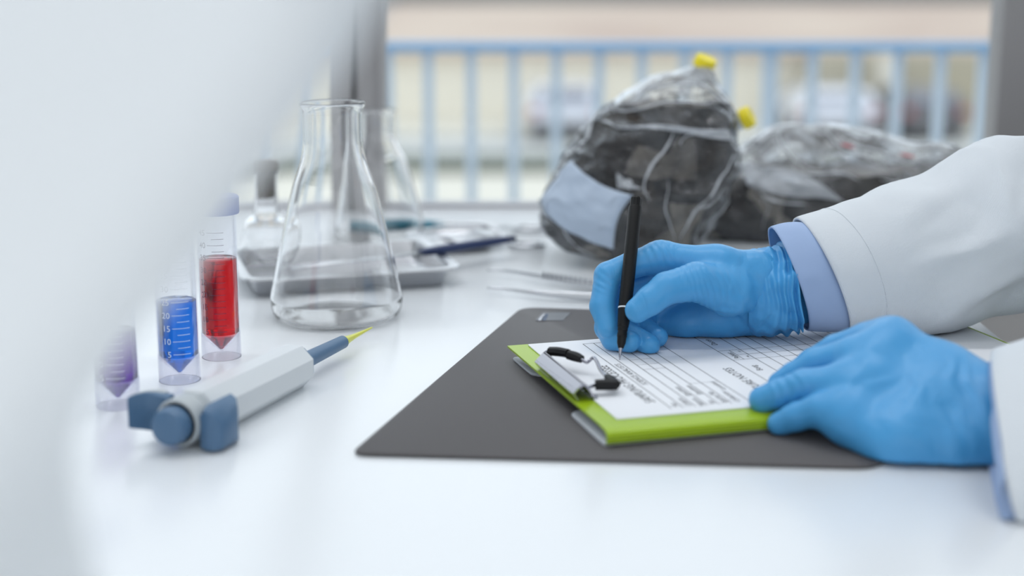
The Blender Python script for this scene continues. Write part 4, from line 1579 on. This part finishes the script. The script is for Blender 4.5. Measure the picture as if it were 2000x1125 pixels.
# hem stitching
st = bmesh.new()
dg = bpy.context.evaluated_depsgraph_get()
nsec = 110
me = coat1.data
ref = gy(1618, 408, 1.148)
base_i = min(range(300), key=lambda i: (me.vertices[i * nsec].co - ref).length)
for j in range(nsec):
    a_ = me.vertices[base_i * nsec + j].co
    b_ = me.vertices[base_i * nsec + (j + 1) % nsec].co
    nv_ = me.vertices[base_i * nsec + j].normal
    for q_ in (0.25, 0.75):
        p = a_.lerp(b_, q_) + nv_ * 0.0001
        bmesh.ops.create_icosphere(st, subdivisions=1, radius=0.00052, matrix=Matrix.Translation(p) @ (b_ - a_).to_track_quat('X', 'Z').to_matrix().to_4x4() @ Matrix.Diagonal((1.5, 0.8, 0.6, 1)))
child(bm_obj('hem_stitching', st, M['coat'], None, True), per)

# near hand, flat on the folder edge
core = chain([(1656, 812, 0.918, 0.0115), (1760, 850, 0.900, 0.0150), (1930, 870, 0.893, 0.0150)])
core += chain([(1690, 757, 0.932, 0.0120), (1800, 800, 0.915, 0.0160), (1930, 830, 0.905, 0.0165)])
core += chain([(1718, 694, 0.948, 0.0120), (1820, 760, 0.930, 0.0160), (1940, 800, 0.915, 0.0180)])
core += chain([(1746, 662, 0.965, 0.0108), (1840, 728, 0.945, 0.0150), (1940, 780, 0.925, 0.0165)])
core += chain([(1735, 672, 0.955, 0.0120), (1700, 745, 0.936, 0.0120), (1668, 800, 0.922, 0.0115)])
core += chain([(1930, 805, 0.915, 0.0190), (2010, 815, 0.91, 0.0180)])
core += chain([(1930, 862, 0.895, 0.0170), (2010, 855, 0.893, 0.0170)])
core += chain([(1660, 836, 0.912, 0.0085), (1740, 872, 0.896, 0.0110), (1850, 888, 0.889, 0.0135)])
pinky = chain([(1662, 808, 0.918, 0.0125), (1600, 800, 0.926, 0.0102), (1555, 814, 0.932, 0.0090), (1522, 828, 0.936, 0.0076)])
ringf = chain([(1694, 755, 0.932, 0.0135), (1640, 748, 0.938, 0.0116), (1572, 752, 0.945, 0.0102), (1520, 770, 0.950, 0.0094), (1488, 781, 0.953, 0.0086)])
midf = chain([(1720, 692, 0.948, 0.0118), (1660, 694, 0.956, 0.0112), (1595, 710, 0.966, 0.0100), (1550, 735, 0.972, 0.0090), (1524, 750, 0.974, 0.0082)])
indf = chain([(1746, 664, 0.965, 0.0108), (1690, 664, 0.974, 0.0108), (1632, 682, 0.985, 0.0096), (1585, 707, 0.995, 0.0086), (1560, 722, 1.004, 0.0074)])
thmb = chain([(1860, 770, 0.955, 0.0150), (1780, 735, 0.985, 0.0125), (1720, 712, 1.010, 0.0100), (1680, 705, 1.025, 0.0085)])


def overfolder(X, T):
    """the fingers lie on the paper, the heel of the hand on the bench"""
    return np.maximum(T, np.where(X[..., 1] > 0.945, ZP + 0.001, 0.0033) - X[..., 2])


gl2 = sdf_mesh('glove', core, [pinky, ringf, midf, indf, thmb], 0.0012, M['glove'], None, 0.018, 0.012, floor=0.0032)
gl2['label'] = 'blue glove of the hand steadying the clipboard'
wrinkle(gl2, [(gy(1700, 740, 0.92), (0.5, 0, -0.8), 0.011, 0.026, 0.0004),
              (gy(1790, 790, 0.90), (0.9, 0, 0.4), 0.020, 0.035, 0.0005),
              (gy(1900, 780, 0.90), (1, 0, 0.15), 0.012, 0.030, 0.0005),
              (gy(1540, 760, 0.94), (1, 0, 0.1), 0.006, 0.012, 0.0004)])
child(gl2, per)
sc2 = arm_loft('shirt_cuff', [(gy(1932, 736, 0.955), gy(1956, 1014, 0.79), 0.0300), (gy(1936, 733, 0.955), gy(1962, 1020, 0.79), 0.0310), (gy(1984, 738, 0.955), gy(2010, 1012, 0.79), 0.0300), (gy(2030, 775, 0.95), gy(2040, 975, 0.80), 0.0260)],
               M['shirt'], 30, 80, 0.0016, shirt_folds, minz=lambda p: 0.0012, skew=-0.0085)
child(sc2, per)
coat2 = arm_loft('coat_sleeve', [(gy(1948, 722, 0.964), gy(1986, 1014, 0.785), 0.0340), (gy(1954, 718, 0.964), gy(1992, 1018, 0.785), 0.0350), (gy(2054, 690, 0.964), gy(2084, 1020, 0.785), 0.0420),
                                 (Vector((0.44, 0.95, 0.13)), Vector((0.45, 0.84, 0.02)), 0.058), (Vector((0.56, 0.92, 0.22)), Vector((0.60, 0.86, 0.08)), 0.062), (Vector((0.66, 0.92, 0.35)), Vector((0.72, 0.86, 0.2)), 0.07), (Vector((0.72, 0.94, 0.44)), Vector((0.78, 0.88, 0.26)), 0.08)],
                 M['coat'], 220, 90, 0.0018, coat_folds, minz=lambda p: (0.0014 if p.x < XT else -1.0), skew=-0.0085)
child(coat2, per)

# rest of the seated writer, outside the frame: coat, head and legs
tors = []
for z, hx, hy, cx in ((-0.30, 0.115, 0.20, 0.86), (-0.15, 0.115, 0.19, 0.86), (0.05, 0.115, 0.19, 0.85), (0.22, 0.12, 0.20, 0.83), (0.34, 0.11, 0.205, 0.81), (0.42, 0.085, 0.18, 0.805), (0.465, 0.06, 0.09, 0.805), (0.49, 0.05, 0.055, 0.80)):
    tors.append([Vector((cx + hx * math.cos(2 * pi * k / 48), 1.07 + hy * math.copysign(abs(math.sin(2 * pi * k / 48)) ** 0.8, math.sin(2 * pi * k / 48)), z)) for k in range(48)])
child(loft('coat_body', tors, M['coat']), per)
hd_core = [((0.79, 1.07, 0.62), (0.80, 1.07, 0.66), 0.082, 0.090), ((0.765, 1.07, 0.565), (0.80, 1.07, 0.60), 0.055, 0.072), ((0.81, 1.07, 0.44), (0.80, 1.07, 0.56), 0.055, 0.055)]
hd_limbs = [[((0.71, 1.07, 0.615), (0.692, 1.07, 0.598), 0.010, 0.012)], [((0.80, 1.145, 0.60), (0.805, 1.153, 0.63), 0.012, 0.014)], [((0.80, 0.995, 0.60), (0.805, 0.987, 0.63), 0.012, 0.014)]]
child(sdf_mesh('head', hd_core, hd_limbs, 0.006, M['skin'], None, 0.03, 0.012), per)
hr_core = [((0.815, 1.07, 0.655), (0.825, 1.07, 0.69), 0.094, 0.085), ((0.85, 1.07, 0.60), (0.83, 1.07, 0.66), 0.065, 0.08)]
child(sdf_mesh('hair', hr_core, [], 0.006, M['hair'], None, 0.03, 0.012), per)
for y in (0.96, 1.18):
    child(sweep('trouser_leg', [(0.84, y, -0.27), (0.62, y, -0.235), (0.45, y, -0.24), (0.43, y, -0.30), (0.45, y, -0.72)], [0.085, 0.078, 0.068, 0.064, 0.05], M['trousers'], None, 20, 30), per)
    child(sweep('shoe', [(0.49, y, -0.705), (0.44, y, -0.70), (0.36, y, -0.715), (0.28, y, -0.725)], [0.035, 0.042, 0.038, 0.022], M['black'], None, 16, 14), per)
stl = tag(empty('lab_stool', (0.86, 1.07, ZF)), 'round black stool under the seated writer', 'stool')
lathe('seat', [(0.15, 0.34), (0.17, 0.345), (0.175, 0.36), (0.17, 0.375), (0.15, 0.38)], M['rubber'], stl, 40, sharp=40)
lathe('post', [(0.025, 0.05), (0.025, 0.345)], M['steel'], stl, 20, sharp=40)
for k in range(5):
    t = 2 * pi * k / 5
    sweep('leg', [(0, 0, 0.06), (0.14 * math.cos(t), 0.14 * math.sin(t), 0.05), (0.24 * math.cos(t), 0.24 * math.sin(t), 0.018)], [0.02, 0.018, 0.015], M['steel'], stl, 10)
